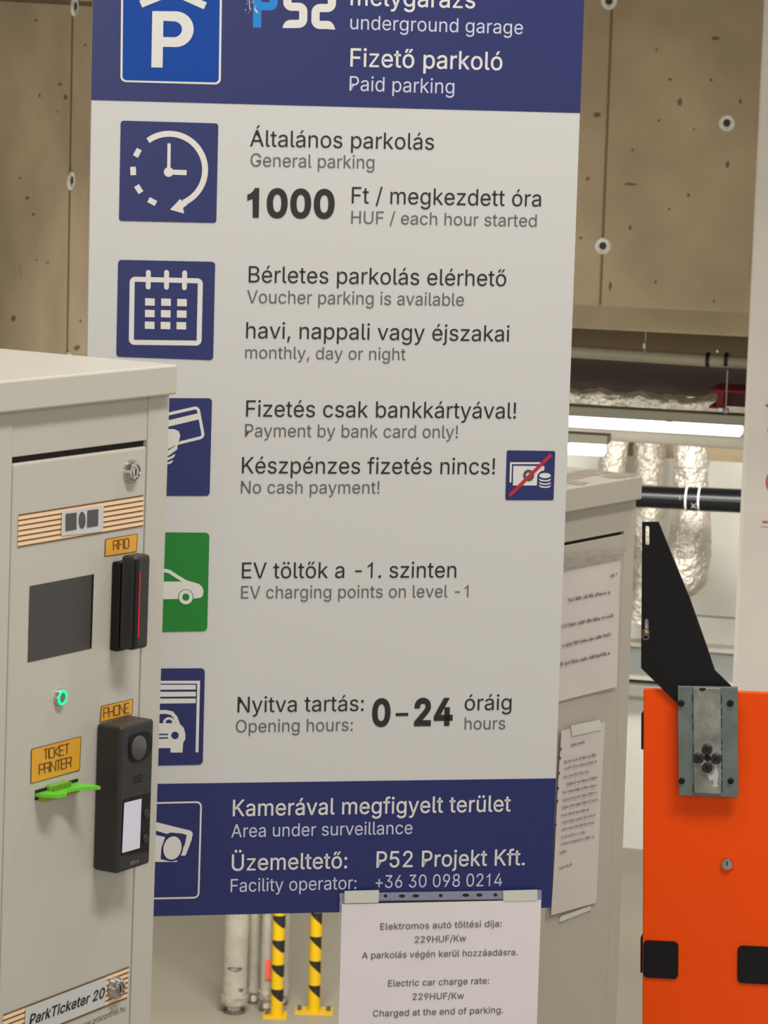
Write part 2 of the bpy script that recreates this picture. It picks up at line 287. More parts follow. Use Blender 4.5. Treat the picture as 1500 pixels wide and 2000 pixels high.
# glyph outlines (advance; contours), thousandths of the em
GLYPHS = r'''
!196;67 160 63 509 132 509 128 160;98 -4 77 0 66 9 54 27 52 41 54 55 66 73 77 82 98 86 119 82 130 73 141 55 143 41 139 20 130 9 112 -2
+453;198 34 198 364 255 364 255 34;61 172 61 226 391 226 391 172
,188;38 -119 68 71 137 71 84 -119
-453;337 244 337 188 114 188 114 244
.188;95 -4 75 0 63 9 54 20 50 41 52 55 63 73 81 85 95 87 110 85 128 73 136 62 141 41 136 20 128 9 110 -2
/249;235 533 71 -76 14 -76 178 533
0453;227 -7 205 -6 165 4 130 24 101 53 78 91 61 138 51 192 48 254 51 316 61 370 78 417 101 455 130 484 165 504 205 514 227 516 269 511 288 504 323 484 352 455 375 417 392 370 402 316 405 254 402 192 392 138 375 91 352 53 323 24 289 4 249 -6;227 50 267 58 290 74 309 97 324 126 335 163 344 254 335 346 324 382 309 412 290 435 267 451 227 460 186 451 163 435 144 412 129 382 118 346 111 303 109 254 118 163 129 126 144 97 163 74 186 58
1400;250 0 250 509 211 509 196 478 170 447 138 420 102 398 78 388 78 338 105 348 138 364 170 385 194 405 194 0
2453;64 0 64 47 282 282 311 327 320 371 316 402 296 433 264 453 224 460 191 455 156 436 135 404 127 362 66 362 69 397 79 428 105 468 129 488 158 503 190 512 225 516 260 513 291 503 332 479 352 458 368 432 380 388 381 361 375 328 361 296 325 245 153 60 153 57 389 57 389 0
3453;218 -7 182 -4 148 4 118 17 92 35 70 57 55 84 44 132 109 132 117 103 133 80 156 63 196 51 231 50 265 57 293 71 315 93 327 122 329 156 321 187 303 213 275 234 249 242 219 247 157 248 157 299 288 452 70 452 70 509 372 509 372 461 211 278 211 289 273 287 308 276 350 248 371 222 389 178 392 127 385 95 361 53 324 21 275 0
4453;40 105 40 158 247 509 311 509 109 163 413 163 413 105;282 0 282 318 343 318 343 0
5453;221 -7 170 0 140 11 114 28 92 48 75 73 64 100 60 130 122 130 133 96 144 82 165 65 201 52 245 52 266 59 285 71 314 104 327 149 323 199 314 221 293 248 264 267 242 275 208 277 177 271 149 261 128 246 67 253 96 509 366 509 366 452 151 452 134 301 168 321 208 332 256 332 294 321 326 302 361 266 379 231 389 192 390 144 383 108 369 76 349 48 323 25 293 7 259 -3
6453;226 -7 190 -3 157 7 128 24 104 47 84 74 71 107 64 143 66 192 80 239 108 295 252 509 322 509 151 261 145 261 170 292 210 312 235 314 270 311 316 295 352 266 377 225 388 176 385 121 368 73 348 45 324 23 279 1;226 48 259 54 295 76 319 111 327 157 323 193 302 231 269 256 226 265 183 257 150 231 130 193 125 158 133 112 157 76 193 54
8453;226 -7 169 0 136 11 107 28 84 50 66 75 55 104 52 135 57 172 77 216 110 248 153 265 125 278 102 296 78 335 70 380 74 410 83 437 109 472 146 498 176 509 226 516 277 509 306 498 343 472 369 437 378 410 382 380 374 335 350 296 327 278 300 265 342 248 375 216 396 172 401 135 397 104 387 75 369 50 346 28 317 11 284 0;226 49 264 53 303 71 328 100 337 139 331 170 309 204 273 227 226 235 179 227 143 204 121 170 115 139 124 100 149 71 189 53;226 290 266 296 296 316 315 347 319 376 315 404 297 434 266 453 226 460 186 453 155 434 137 404 133 376 137 347 156 316 186 296
9453;226 516 262 512 295 502 324 485 349 462 368 434 381 402 388 366 386 317 373 270 344 214 200 0 130 0 301 248 307 248 282 216 242 197 218 195 183 198 137 214 101 243 76 283 64 333 67 388 85 436 104 463 128 485 174 508;226 460 193 455 157 433 134 397 125 352 130 316 150 278 184 252 226 243 259 248 295 270 319 305 327 350 319 397 295 433 259 455
:188;95 -4 75 0 63 9 54 20 50 41 52 55 63 73 81 85 95 87 110 85 128 73 136 62 141 41 136 20 128 9 110 -2;95 271 75 276 63 284 54 296 50 316 52 331 63 349 81 360 95 362 110 360 128 349 136 337 141 316 136 296 128 284 110 273
A480;16 0 201 509 276 509 463 0 395 0 287 302 232 478 245 478 213 371 85 0;110 142 110 199 370 199 370 142
B456;60 0 60 509 261 508 298 502 329 491 364 464 381 442 395 403 398 361 391 329 376 304 356 286 315 267 315 262 344 255 372 239 396 214 408 192 415 166 417 121 411 93 400 67 383 44 359 26 311 6 247 0;125 57 267 58 318 72 339 89 354 123 353 157 342 184 315 213 273 229 125 231;125 285 249 286 269 289 297 301 323 326 334 352 335 385 321 419 302 437 290 443 259 451 125 452
C510;267 -7 217 -2 171 13 131 39 97 73 70 115 51 166 45 193 40 254 41 285 51 343 70 393 97 436 131 470 171 495 217 510 267 516 312 511 340 504 367 494 402 471 423 452 448 418 466 378 473 348 408 348 394 386 365 423 333 442 287 455 249 455 199 441 156 410 134 381 117 345 107 303 103 254 107 206 117 163 134 127 157 98 184 76 215 61 249 54 287 54 315 60 350 75 378 99 399 131 408 160 473 160 461 117 448 91 423 57 402 38 379 22 341 5 298 -5
E419;60 0 60 509 372 509 372 452 125 452 125 286 355 286 355 229 125 229 125 57 375 57 375 0
F410;60 0 60 509 369 509 369 452 125 452 125 278 346 278 346 221 125 221 125 0
G520;269 -7 217 -2 171 14 130 39 96 73 69 116 51 166 40 254 51 343 69 393 96 436 129 470 170 495 215 510 265 516 296 514 340 504 380 485 403 469 433 439 449 416 467 377 474 349 408 349 392 385 370 415 341 437 315 448 286 455 247 455 214 447 183 432 156 410 134 381 117 345 107 303 104 229 111 184 125 145 145 112 184 76 233 57 285 54 331 65 369 88 396 123 408 152 415 202 434 199 283 199 283 256 478 256 474 152 461 110 439 73 411 43 357 10 315 -3
H517;60 0 60 509 125 509 125 289 392 289 392 509 457 509 457 0 392 0 392 232 125 232 125 0
K467;104 145 104 216 174 303 364 509 448 509;60 0 60 509 125 509 125 0;372 0 188 259 228 309 449 0
N523;60 0 60 509 136 509 363 151 414 55 405 54 399 157 399 509 463 509 463 0 387 0 177 331 108 452 119 454 125 291 125 0
O533;267 -7 217 -2 171 13 131 39 97 73 70 115 51 166 45 193 40 254 41 285 51 343 70 393 97 436 131 470 171 495 217 510 267 516 317 510 363 495 403 470 437 436 464 393 482 343 492 285 493 254 492 223 482 166 464 115 437 73 403 39 363 13 317 -2;267 53 302 57 334 68 364 86 388 112 408 144 422 183 430 254 422 325 408 365 388 397 364 423 334 441 302 452 267 456 232 452 199 441 170 422 145 397 125 364 111 325 103 254 111 183 125 144 145 112 170 86 199 68 232 57
P445;60 0 60 509 258 508 298 501 332 487 371 456 397 415 408 365 406 313 390 265 360 227 316 199 279 189 235 186 109 186 109 242 248 243 275 247 306 262 328 284 343 325 343 371 328 411 315 426 297 439 262 450 125 452 125 0
T449;32 452 32 509 417 509 417 452 257 452 257 0 193 0 193 452
U517;259 -8 192 0 137 25 95 64 69 114 60 173 60 509 124 509 124 178 127 150 135 125 156 92 187 68 227 54 259 52 290 54 331 68 362 92 382 125 390 150 393 178 393 509 457 509 457 173 448 114 422 64 380 25 325 0
V480;204 0 16 509 84 509 192 206 248 31 235 31 267 138 395 509 463 509 278 0
a389;160 -9 132 -6 94 5 73 18 55 35 41 55 33 80 30 108 35 143 55 176 69 188 95 202 125 211 242 228 265 235 275 249 270 290 258 309 240 322 196 331 166 328 135 315 113 296 100 274 41 291 53 317 69 337 110 366 169 383 202 384 239 379 277 366 302 347 322 320 331 297 337 251 337 0 277 0 277 52 272 52 252 25 224 5 195 -5;170 45 218 54 237 64 258 85 274 119 276 190 264 183 231 176 142 161 114 148 99 134 92 105 95 84 102 72 130 52
b424;229 -8 192 -4 164 9 143 25 118 59 112 59 112 0 53 0 53 509 114 509 114 319 118 319 149 357 181 377 215 384 265 381 298 369 339 338 361 309 377 274 387 234 389 165 383 122 361 68 340 39 298 7 266 -4;220 47 258 54 279 66 297 83 310 104 320 130 328 189 320 248 311 273 297 294 280 311 259 323 220 330 182 323 161 312 144 296 130 275 121 250 113 189 121 128 131 103 144 82 162 65 183 53
c396;207 -8 168 -4 133 8 102 27 76 53 56 85 42 123 34 187 42 253 56 291 76 323 102 349 133 369 168 380 207 384 260 377 305 356 340 322 362 277 303 262 294 284 275 307 254 320 229 328 179 327 145 310 127 292 114 271 98 217 98 158 114 105 136 74 155 59 179 50 207 46 243 52 271 66 292 89 304 117 363 102 341 56 306 21 261 -1
d424;195 -8 159 -4 126 7 85 39 63 68 42 122 35 165 37 234 47 274 64 309 85 338 127 369 159 381 209 384 244 377 276 357 306 319 311 319 311 509 372 509 372 0 313 0 313 59 307 59 281 25 261 9 233 -4;205 47 242 53 263 65 280 82 294 103 304 128 312 189 304 250 294 275 281 296 263 312 242 323 205 330 166 323 145 311 127 294 114 273 104 248 96 189 104 130 114 104 128 83 145 66 166 54
e404;212 -8 151 1 117 16 88 39 65 68 48 103 38 143 34 187 38 231 48 271 64 307 87 336 115 359 148 375 205 384 242 381 277 369 309 349 328 331 351 296 362 267 369 233 371 194 371 169 75 169 75 221 338 221 310 202 305 244 292 280 271 307 242 324 205 330 167 324 146 313 121 290 109 270 98 235 97 161 101 132 110 106 124 85 141 68 162 56 186 49 230 47 261 56 280 68 295 84 306 105 365 91 343 48 306 16 256 -4
f254;228 379 228 327 6 327 6 379;81 0 81 432 86 467 96 486 109 502 145 523 195 530 243 521 227 468 195 474 175 472 160 465 146 447 142 419 142 0
g425;207 -151 160 -147 111 -130 74 -103 51 -69 101 -41 133 -76 173 -94 225 -96 270 -83 293 -65 307 -40 311 -6 311 68 306 68 287 41 268 25 243 12 221 7 160 8 128 19 99 36 64 74 42 126 35 168 35 214 47 275 64 310 86 338 112 361 143 376 196 384 244 377 277 358 308 319 313 319 313 379 372 379 372 -9 364 -62 341 -102 305 -129 259 -145;205 59 243 65 264 75 281 90 294 110 304 133 312 193 305 251 295 276 281 296 264 312 243 323 205 330 166 323 145 312 128 295 114 274 104 250 96 193 104 135 114 111 128 91 145 76 167 65
h410;114 227 114 0 53 0 53 509 114 509 114 287 102 287 129 339 152 362 180 376 211 384 257 382 295 369 316 353 341 321 354 276 357 0 296 0 295 252 288 281 273 304 252 320 225 328 189 327 161 317 145 306 126 283 116 252
i167;53 0 53 379 114 379 114 0;84 443 71 445 54 455 46 465 41 483 46 502 54 512 71 522 84 524 97 522 114 512 124 496 126 483 122 465 114 455 103 447
j167;53 379 114 379 112 -56 96 -100 74 -123 43 -138 -10 -143 -10 -87 21 -84 35 -77 45 -65 52 -40;83 443 64 447 53 455 45 465 41 483 45 502 53 512 70 522 83 524 97 522 114 512 124 496 126 483 121 465 114 455 97 445
k381;110 137 110 212 121 212 284 379 360 379 184 199 177 199;53 0 53 509 114 509 114 0;294 0 148 186 191 229 372 0
l189;139 -2 108 1 83 12 66 30 53 68 53 509 114 509 115 80 120 62 127 56 146 52 170 54 181 3
m610;53 0 53 379 112 379 112 295 108 295 120 328 147 360 172 376 209 386 250 382 287 361 312 325 321 295 312 295 325 326 345 351 371 370 402 382 437 386 474 381 508 365 534 339 551 303 556 272 557 0 496 0 496 254 492 283 481 305 463 319 442 328 419 330 390 327 367 315 350 297 339 274 335 247 335 0 274 0 273 272 267 293 253 311 224 327 199 330 174 327 150 316 131 297 118 271 114 238 114 0
n410;114 227 114 0 53 0 53 379 112 379 112 287 102 287 129 339 152 362 180 376 211 384 257 382 295 369 316 353 341 321 354 276 357 0 296 0 295 252 288 281 273 304 252 320 225 328 189 327 161 317 145 306 126 283 116 252
o415;207 -8 168 -4 133 8 102 27 76 53 56 85 42 123 34 187 42 253 56 291 76 323 102 349 133 369 168 380 207 384 247 380 282 369 314 349 339 323 359 291 373 253 381 187 378 143 367 103 350 68 327 39 299 16 265 1;207 46 248 53 270 66 288 83 302 105 311 131 319 187 311 245 302 271 288 292 270 310 248 323 207 330 167 323 145 310 127 292 114 271 104 245 96 187 104 131 114 105 127 83 145 66 167 53
p424;53 -143 53 379 112 379 112 319 118 319 137 346 155 363 191 380 248 383 298 369 327 350 351 325 370 293 383 255 389 212 389 165 383 122 370 84 351 52 313 16 282 1 248 -7 204 -6 173 4 150 19 118 59 114 59 114 -143;220 47 258 54 279 66 297 83 310 104 320 130 328 189 320 248 311 273 297 294 280 311 259 323 220 330 182 323 161 312 144 296 130 275 121 250 113 189 121 128 131 103 144 82 162 65 183 53
r259;53 0 53 379 112 379 112 321 115 321 134 351 163 374 200 384 243 384 243 322 196 325 168 319 137 298 121 275 114 237 114 0
s365;182 -8 125 -1 79 21 62 38 48 58 36 94 94 107 108 75 124 60 144 51 181 45 210 48 234 56 253 69 264 85 268 103 266 118 248 141 223 152 130 175 97 190 63 219 48 258 48 287 53 310 65 332 82 350 115 370 142 379 202 384 242 377 283 355 305 330 324 290 268 277 256 301 234 322 201 332 162 330 140 322 117 303 109 277 114 255 124 243 149 230 249 204 295 181 322 149 331 107 328 81 319 58 304 37 284 20 260 6 231 -3
t227;204 379 204 327 6 327 6 379;65 471 126 471 128 80 136 61 146 54 170 50 202 54 213 2 168 -4 117 5 104 12 82 32 69 59 65 93
u410;182 -5 140 1 104 18 76 47 63 72 55 103 53 139 53 379 114 379 114 144 117 112 129 86 147 66 171 54 200 50 231 54 257 67 278 88 291 117 296 153 296 379 357 379 357 0 298 0 298 92 307 92 300 72 269 27 230 3
v389;163 0 17 379 84 379 175 128 206 21 184 21 219 141 305 379 371 379 226 0
w567;138 0 23 379 87 379 154 137 175 41 165 41 186 135 252 379 316 379 382 136 402 41 391 41 413 135 480 379 545 379 429 0 368 0 319 172 277 338 291 338 263 225 199 0
y389;47 -139 61 -86 98 -90 125 -79 143 -54 163 -1 17 379 84 379 170 141 206 21 184 21 224 155 305 379 371 379 204 -58 189 -90 163 -121 131 -139 91 -145
z380;42 0 42 46 254 320 254 323 48 323 48 379 333 379 333 331 126 56 339 56 339 0
Á480;16 0 201 509 276 509 463 0 395 0 287 302 232 478 245 478 213 371 85 0;110 142 110 199 370 199 370 142;213 558 260 659 329 659 263 558
Ü517;259 -8 192 0 137 25 95 64 69 114 60 173 60 509 124 509 124 178 127 150 135 125 156 92 187 68 227 54 259 52 290 54 331 68 362 92 382 125 390 150 393 178 393 509 457 509 457 173 448 114 422 64 380 25 325 0;331 572 312 576 302 584 295 594 290 612 292 625 302 641 312 649 331 653 343 651 359 641 369 625 371 612 369 600 359 584 343 574;187 572 174 574 158 584 151 594 146 612 151 631 158 641 169 649 187 653 200 651 216 641 225 625 227 612 225 600 216 584 200 574
á389;160 -9 132 -6 94 5 73 18 55 35 41 55 33 80 30 108 35 143 55 176 69 188 95 202 125 211 242 228 265 235 275 249 270 290 258 309 240 322 196 331 166 328 135 315 113 296 100 274 41 291 53 317 69 337 110 366 169 383 202 384 239 379 277 366 302 347 322 320 331 297 337 251 337 0 277 0 277 52 272 52 252 25 224 5 195 -5;170 45 218 54 237 64 258 85 274 119 276 190 264 183 231 176 142 161 114 148 99 134 92 105 95 84 102 72 130 52;162 429 210 529 278 529 212 429
é404;212 -8 151 1 117 16 88 39 65 68 48 103 38 143 34 187 38 231 48 271 64 307 87 336 115 359 148 375 205 384 242 381 277 369 309 349 328 331 351 296 362 267 369 233 371 194 371 169 75 169 75 221 338 221 310 202 305 244 292 280 271 307 242 324 205 330 167 324 146 313 121 290 109 270 98 235 97 161 101 132 110 106 124 85 141 68 162 56 186 49 230 47 261 56 280 68 295 84 306 105 365 91 343 48 306 16 256 -4;177 429 225 529 293 529 227 429
í167;53 0 53 379 114 379 114 0;57 429 104 529 173 529 107 429
ó415;207 -8 168 -4 133 8 102 27 76 53 56 85 42 123 34 187 42 253 56 291 76 323 102 349 133 369 168 380 207 384 247 380 282 369 314 349 339 323 359 291 373 253 381 187 378 143 367 103 350 68 327 39 299 16 265 1;207 46 248 53 270 66 288 83 302 105 311 131 319 187 311 245 302 271 288 292 270 310 248 323 207 330 167 323 145 310 127 292 114 271 104 245 96 187 104 131 114 105 127 83 145 66 167 53;181 429 228 529 297 529 231 429
ö415;207 -8 168 -4 133 8 102 27 76 53 56 85 42 123 34 187 42 253 56 291 76 323 102 349 133 369 168 380 207 384 247 380 282 369 314 349 339 323 359 291 373 253 381 187 378 143 367 103 350 68 327 39 299 16 265 1;207 46 248 53 270 66 288 83 302 105 311 131 319 187 311 245 302 271 288 292 270 310 248 323 207 330 167 323 145 310 127 292 114 271 104 245 96 187 104 131 114 105 127 83 145 66 167 53;279 443 267 445 251 455 243 465 239 483 243 501 251 512 261 519 279 523 292 522 308 512 318 496 320 483 318 471 308 455 292 445;136 443 117 447 107 455 99 465 95 483 99 501 107 512 123 522 136 523 148 522 164 512 174 496 176 483 174 471 164 455 154 447
ü410;182 -5 140 1 104 18 76 47 63 72 55 103 53 139 53 379 114 379 114 144 117 112 129 86 147 66 171 54 200 50 231 54 257 67 278 88 291 117 296 153 296 379 357 379 357 0 298 0 298 92 307 92 300 72 269 27 230 3;277 443 259 447 248 455 241 465 236 483 241 501 248 512 259 519 277 523 295 519 305 512 315 496 317 483 313 465 305 455 295 447;133 443 115 447 104 455 97 465 93 483 97 501 104 512 121 522 133 523 151 519 162 512 172 496 173 483 172 471 162 455 146 445
ő415;207 -8 168 -4 133 8 102 27 76 53 56 85 42 123 34 187 42 253 56 291 76 323 102 349 133 369 168 380 207 384 247 380 282 369 314 349 339 323 359 291 373 253 381 187 378 143 367 103 350 68 327 39 299 16 265 1;207 46 248 53 270 66 288 83 302 105 311 131 319 187 311 245 302 271 288 292 270 310 248 323 207 330 167 323 145 310 127 292 114 271 104 245 96 187 104 131 114 105 127 83 145 66 167 53;151 429 100 429 140 529 209 529;261 429 211 429 268 529 336 529
'''
CAPH = 509.0; SPACE = 200
GL = {}
def _load():
    for ln in GLYPHS.strip('\n').split('\n'):
        ch = ln[0]; p = ln[1:].split(';'); cs = []
        for q in p[1:]:
            n = list(map(int, q.split())); cs.append(list(zip(n[::2], n[1::2])))
        GL[ch] = (int(p[0]), cs)
def _inside(p, c):
    r = False; j = len(c) - 1
    for i in range(len(c)):
        if (c[i][1] > p[1]) != (c[j][1] > p[1]) and p[0] < (c[j][0] - c[i][0]) * (p[1] - c[i][1]) / (c[j][1] - c[i][1]) + c[i][0]: r = not r
        j = i
    return r
_gc = {}
def glyph(ch, bold=0.0):
    if ch == 'z': bold = 0.0
    if (ch, bold) in _gc: return _gc[ch, bold]
    adv, cs = GL[ch]; cs = [list(c) for c in cs]
    sgn = lambda c: sum(c[i][0] * c[(i + 1) % len(c)][1] - c[(i + 1) % len(c)][0] * c[i][1] for i in range(len(c)))
    big = max(cs, key=lambda c: abs(sgn(c))); o = 1 if sgn(big) > 0 else -1
    if bold:
        out = []
        for c in cs:
            n = len(c); q = []
            for i in range(n):
                p, a, b = Vector(c[i]), Vector(c[i - 1]), Vector(c[(i + 1) % n])
                e1, e2 = (p - a).normalized(), (b - p).normalized(); n1, n2 = Vector((e1.y, -e1.x)) * o, Vector((e2.y, -e2.x)) * o
                t = n1 + n2
                if t.length < 1e-6: t = n1
                t.normalize(); k = bold / max(t.dot(n1), 0.5); q.append(tuple(p + t * k))
            out.append(q)
        ys = [p[1] for c in out for p in c]
        k = (max(p[1] for c in cs for p in c) - min(p[1] for c in cs for p in c)) / (max(ys) - min(ys)); y0 = min(ys); y1 = min(p[1] for c in cs for p in c)
        cs = [[(x, (y - y0) * k + y1) for x, y in c] for c in out]
    outer = [c for c in cs if sgn(c) * o > 0]; holes = [c for c in cs if sgn(c) * o <= 0]
    mb = MB()
    for c in outer: mb.flat([c] + [h for h in holes if _inside(h[0], c)])
    xs = [v[0] for v in mb.v]
    _gc[ch, bold] = dict(adv=adv, v=[(v[0], v[1]) for v in mb.v], f=mb.f, lo=min(xs), hi=max(xs))
    return _gc[ch, bold]
_load()
# ------------------------------------------------------------------ materials
M = {}
M['concrete'] = material('board_marked_concrete', (158, 141, 112), 0.85, var=0.24, vscale=2.6, bump=0.25, bscale=9)
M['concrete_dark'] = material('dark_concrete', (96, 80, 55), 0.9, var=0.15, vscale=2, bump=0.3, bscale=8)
M['floor'] = material('polished_concrete_floor', (150, 143, 126), 0.42, var=0.10, vscale=0.8, bump=0.03, bscale=6)
M['slab'] = material('deck_concrete', (150, 146, 136), 0.7, var=0.1, vscale=2)
M['white_wall'] = material('white_painted_blocks', (206, 204, 192), 0.7, var=0.05, vscale=3, bump=0.3, bscale=30)
M['column'] = material('white_painted_plaster', (205, 198, 186), 0.75, var=0.035, vscale=5, bump=0.25, bscale=40)
M['powder'] = material('grey_white_powder_coat', (188, 183, 171), 0.42, var=0.012, vscale=4, bump=0.03, bscale=400)
M['powder2'] = material('worn_powder_coat', (176, 168, 153), 0.45, var=0.03, vscale=8, bump=0.03, bscale=300)
M['gap'] = material('shadow_gap_black', (22, 19, 16), 0.8)
M['panel'] = material('satin_white_sign_board', (199, 197, 194), 0.38, var=0.006, vscale=3, spec=0.4)
M['navy'] = material('navy_print', (34, 41, 96), 0.30, spec=0.5)
M['royal'] = material('royal_blue_print', (0, 62, 148), 0.4, spec=0.25)
M['cyan'] = material('bright_blue_print', (0, 122, 198), 0.35)
M['green'] = material('green_print', (18, 120, 38), 0.35)
M['white'] = material('white_print', (212, 209, 202), 0.38)
M['black_ink'] = material('black_ink', (30, 26, 26), 0.5)
M['grey_ink'] = material('dark_grey_ink', (96, 92, 92), 0.5)
M['soft_ink'] = material('pale_grey_ink', (128, 122, 120), 0.6)
M['toner'] = material('grey_toner', (104, 98, 97), 0.7)
M['light_ink'] = material('pale_blue_print', (196, 196, 212), 0.38)
M['red_ink'] = material('red_print', (178, 30, 52), 0.4)
M['paper'] = material('white_paper', (220, 213, 214), 0.6, var=0.02, vscale=9, bump=0.12, bscale=16)
M['paper2'] = material('paper_in_sleeve', (203, 192, 185), 0.35, var=0.02, vscale=9, bump=0.2, bscale=12)
M['sleeve'] = material('clear_plastic_sleeve', (176, 180, 200), 0.15, alpha=0.55)
M['tape'] = material('matt_tape', (206, 204, 194), 0.55, var=0.03, vscale=50, alpha=0.93)
M['clear_tape'] = material('clear_tape', (170, 160, 150), 0.12, alpha=0.45, bump=0.5, bscale=60)
M['black'] = material('black_plastic', (38, 36, 35), 0.42, bump=0.03, bscale=500)
M['black_matt'] = material('matt_black_steel', (14, 14, 17), 0.5, spec=0.3)
M['screen'] = material('dark_screen_glass', (66, 63, 60), 0.35, var=0.02, vscale=6, spec=0.35)
M['chrome'] = material('chrome', (205, 200, 195), 0.18, 1.0)
M['amber'] = material('amber_label', (222, 160, 40), 0.4, var=0.03, vscale=20)
M['brown_ink'] = material('brown_ink', (100, 62, 26), 0.5)
M['cream'] = material('cream_band', (245, 210, 168), 0.45)
M['silver'] = material('silver_label', (196, 198, 196), 0.35)
M['slate'] = material('slate_print', (78, 74, 72), 0.45)
M['lime'] = material('lime_green_plastic', (100, 196, 44), 0.35)
M['led_green'] = material('green_light_ring', (40, 220, 150), 0.4, emit=(20, 225, 140), estr=1.0)
M['led_red'] = material('red_light_bar', (180, 20, 40), 0.4, emit=(210, 22, 48), estr=0.32)
M['card_white'] = material('backlit_name_card', (205, 203, 215), 0.4, emit=(190, 190, 210), estr=0.12)
M['orange'] = material('orange_powder_coat', (250, 80, 0), 0.5, var=0.02, vscale=4, spec=0.22)
M['galv'] = material('galvanised_steel', (122, 134, 131), 0.42, 0.55, var=0.2, vscale=22, bump=0.05, bscale=60)
M['galv_worn'] = material('ground_steel', (150, 152, 142), 0.45, 0.5, var=0.38, vscale=30, bump=0.12, bscale=60)
M['bare'] = material('bright_scraped_steel', (205, 206, 204), 0.4, 0.3)
M['foil'] = material('crumpled_foil', (206, 199, 184), 0.3, 0.7, var=0.10, vscale=14, bump=1.0, bscale=75)
M['lamp'] = material('lamp_diffuser', (255, 255, 250), 0.4, emit=(255, 253, 245), estr=9)
M['fixture'] = material('grey_lamp_housing', (140, 136, 118), 0.6)
M['pipe_grey'] = material('pale_grey_pipe', (150, 143, 120), 0.6, var=0.08, vscale=8)
M['pipe_white'] = material('white_pipe', (196, 190, 176), 0.5, var=0.04, vscale=6)
M['pipe_black'] = material('glossy_black_pipe', (14, 14, 17), 0.28, spec=0.3)
M['duct'] = material('dark_duct_steel', (70, 60, 52), 0.6, var=0.15, vscale=3)
M['red'] = material('red_steel', (112, 8, 16), 0.6, spec=0.2)
M['maroon'] = material('dark_red_box', (52, 12, 14), 0.6, spec=0.2)
M['trunking'] = material('grey_green_trunking', (138, 142, 134), 0.5, var=0.05, vscale=6)
M['yellow'] = material('yellow_enamel', (214, 172, 4), 0.38)
M['stripe'] = material('black_tape_stripe', (26, 24, 22), 0.5)
M['wrap'] = material('grey_painted_pipe_wrap', (158, 151, 136), 0.7, var=0.10, vscale=12, bump=0.5, bscale=24)
M['rust'] = material('rust_and_dirt', (96, 80, 66), 0.9, var=0.3, vscale=60)
M['reflective'] = material('red_orange_reflector', (214, 92, 64), 0.4, var=0.05, vscale=20)
M['cone'] = material('pale_tie_hole_mortar', (190, 189, 174), 0.6, var=0.2, vscale=60, bump=0.5, bscale=120)
M['hole'] = material('dark_hole', (46, 48, 40), 0.9)

def pits(m, scale, thr, dark):
    """scattered small blow holes and stains of the cast concrete, a colour of its own"""
    nt = m.node_tree; b = nt.nodes['Principled BSDF']; mx = nt.nodes[m['mixnode']]
    tc = nt.nodes.new('ShaderNodeTexCoord'); nz = nt.nodes.new('ShaderNodeTexNoise'); nz.inputs['Scale'].default_value = 14; nz.inputs['Detail'].default_value = 3
    vm = nt.nodes.new('ShaderNodeVectorMath'); vm.operation = 'MULTIPLY_ADD'; vm.inputs[1].default_value = (0.05, 0.05, 0.05)
    nt.links.new(tc.outputs['Object'], nz.inputs['Vector']); nt.links.new(nz.outputs['Color'], vm.inputs[0]); nt.links.new(tc.outputs['Object'], vm.inputs[2])
    v = nt.nodes.new('ShaderNodeTexVoronoi'); v.inputs['Scale'].default_value = scale; v.inputs['Randomness'].default_value = 1
    nt.links.new(vm.outputs[0], v.inputs['Vector'])
    # only some cells carry a pit
    sep = nt.nodes.new('ShaderNodeSeparateColor'); nt.links.new(v.outputs['Color'], sep.inputs[0])
    mr = nt.nodes.new('ShaderNodeMapRange'); mr.inputs[1].default_value = 0.0; mr.inputs[2].default_value = 1.0; mr.inputs[3].default_value = -thr * 0.9; mr.inputs[4].default_value = thr
    nt.links.new(sep.outputs[0], mr.inputs[0])
    lt = nt.nodes.new('ShaderNodeMath'); lt.operation = 'SUBTRACT'; nt.links.new(mr.outputs[0], lt.inputs[0]); nt.links.new(v.outputs['Distance'], lt.inputs[1])
    m2 = nt.nodes.new('ShaderNodeMapRange'); m2.inputs[1].default_value = -0.02; m2.inputs[2].default_value = 0.05; m2.inputs[3].default_value = 0; m2.inputs[4].default_value = 0.4
    nt.links.new(lt.outputs[0], m2.inputs[0])
    mix = nt.nodes.new('ShaderNodeMix'); mix.data_type = 'RGBA'; nt.links.new(m2.outputs[0], mix.inputs[0])
    nt.links.new(mx.outputs[2], mix.inputs[6]); mix.inputs[7].default_value = srgb(dark); nt.links.new(mix.outputs[2], b.inputs['Base Color'])
pits(M['concrete'], 5.5, 0.16, (70, 56, 36))
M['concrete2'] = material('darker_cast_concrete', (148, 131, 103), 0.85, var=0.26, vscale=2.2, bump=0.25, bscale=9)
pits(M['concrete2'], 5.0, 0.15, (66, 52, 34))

YB = -0.24                       # the far building turns this way
def bframe(px, py, depth, yaw=YB): return frame(yaw, 0, 0, px, py, depth)
def solve_z(fr, u, v, pxx, lo=-0.05, hi=0.3):
    g = lambda z: project(fr['O'] + fr['U'] * u + fr['Y'] * v + fr['Z'] * z)[0] - pxx
    a = g(lo)
    for _ in range(50):
        m = (lo + hi) / 2
        if (g(m) > 0) == (a > 0): lo = m
        else: hi = m
    return lo

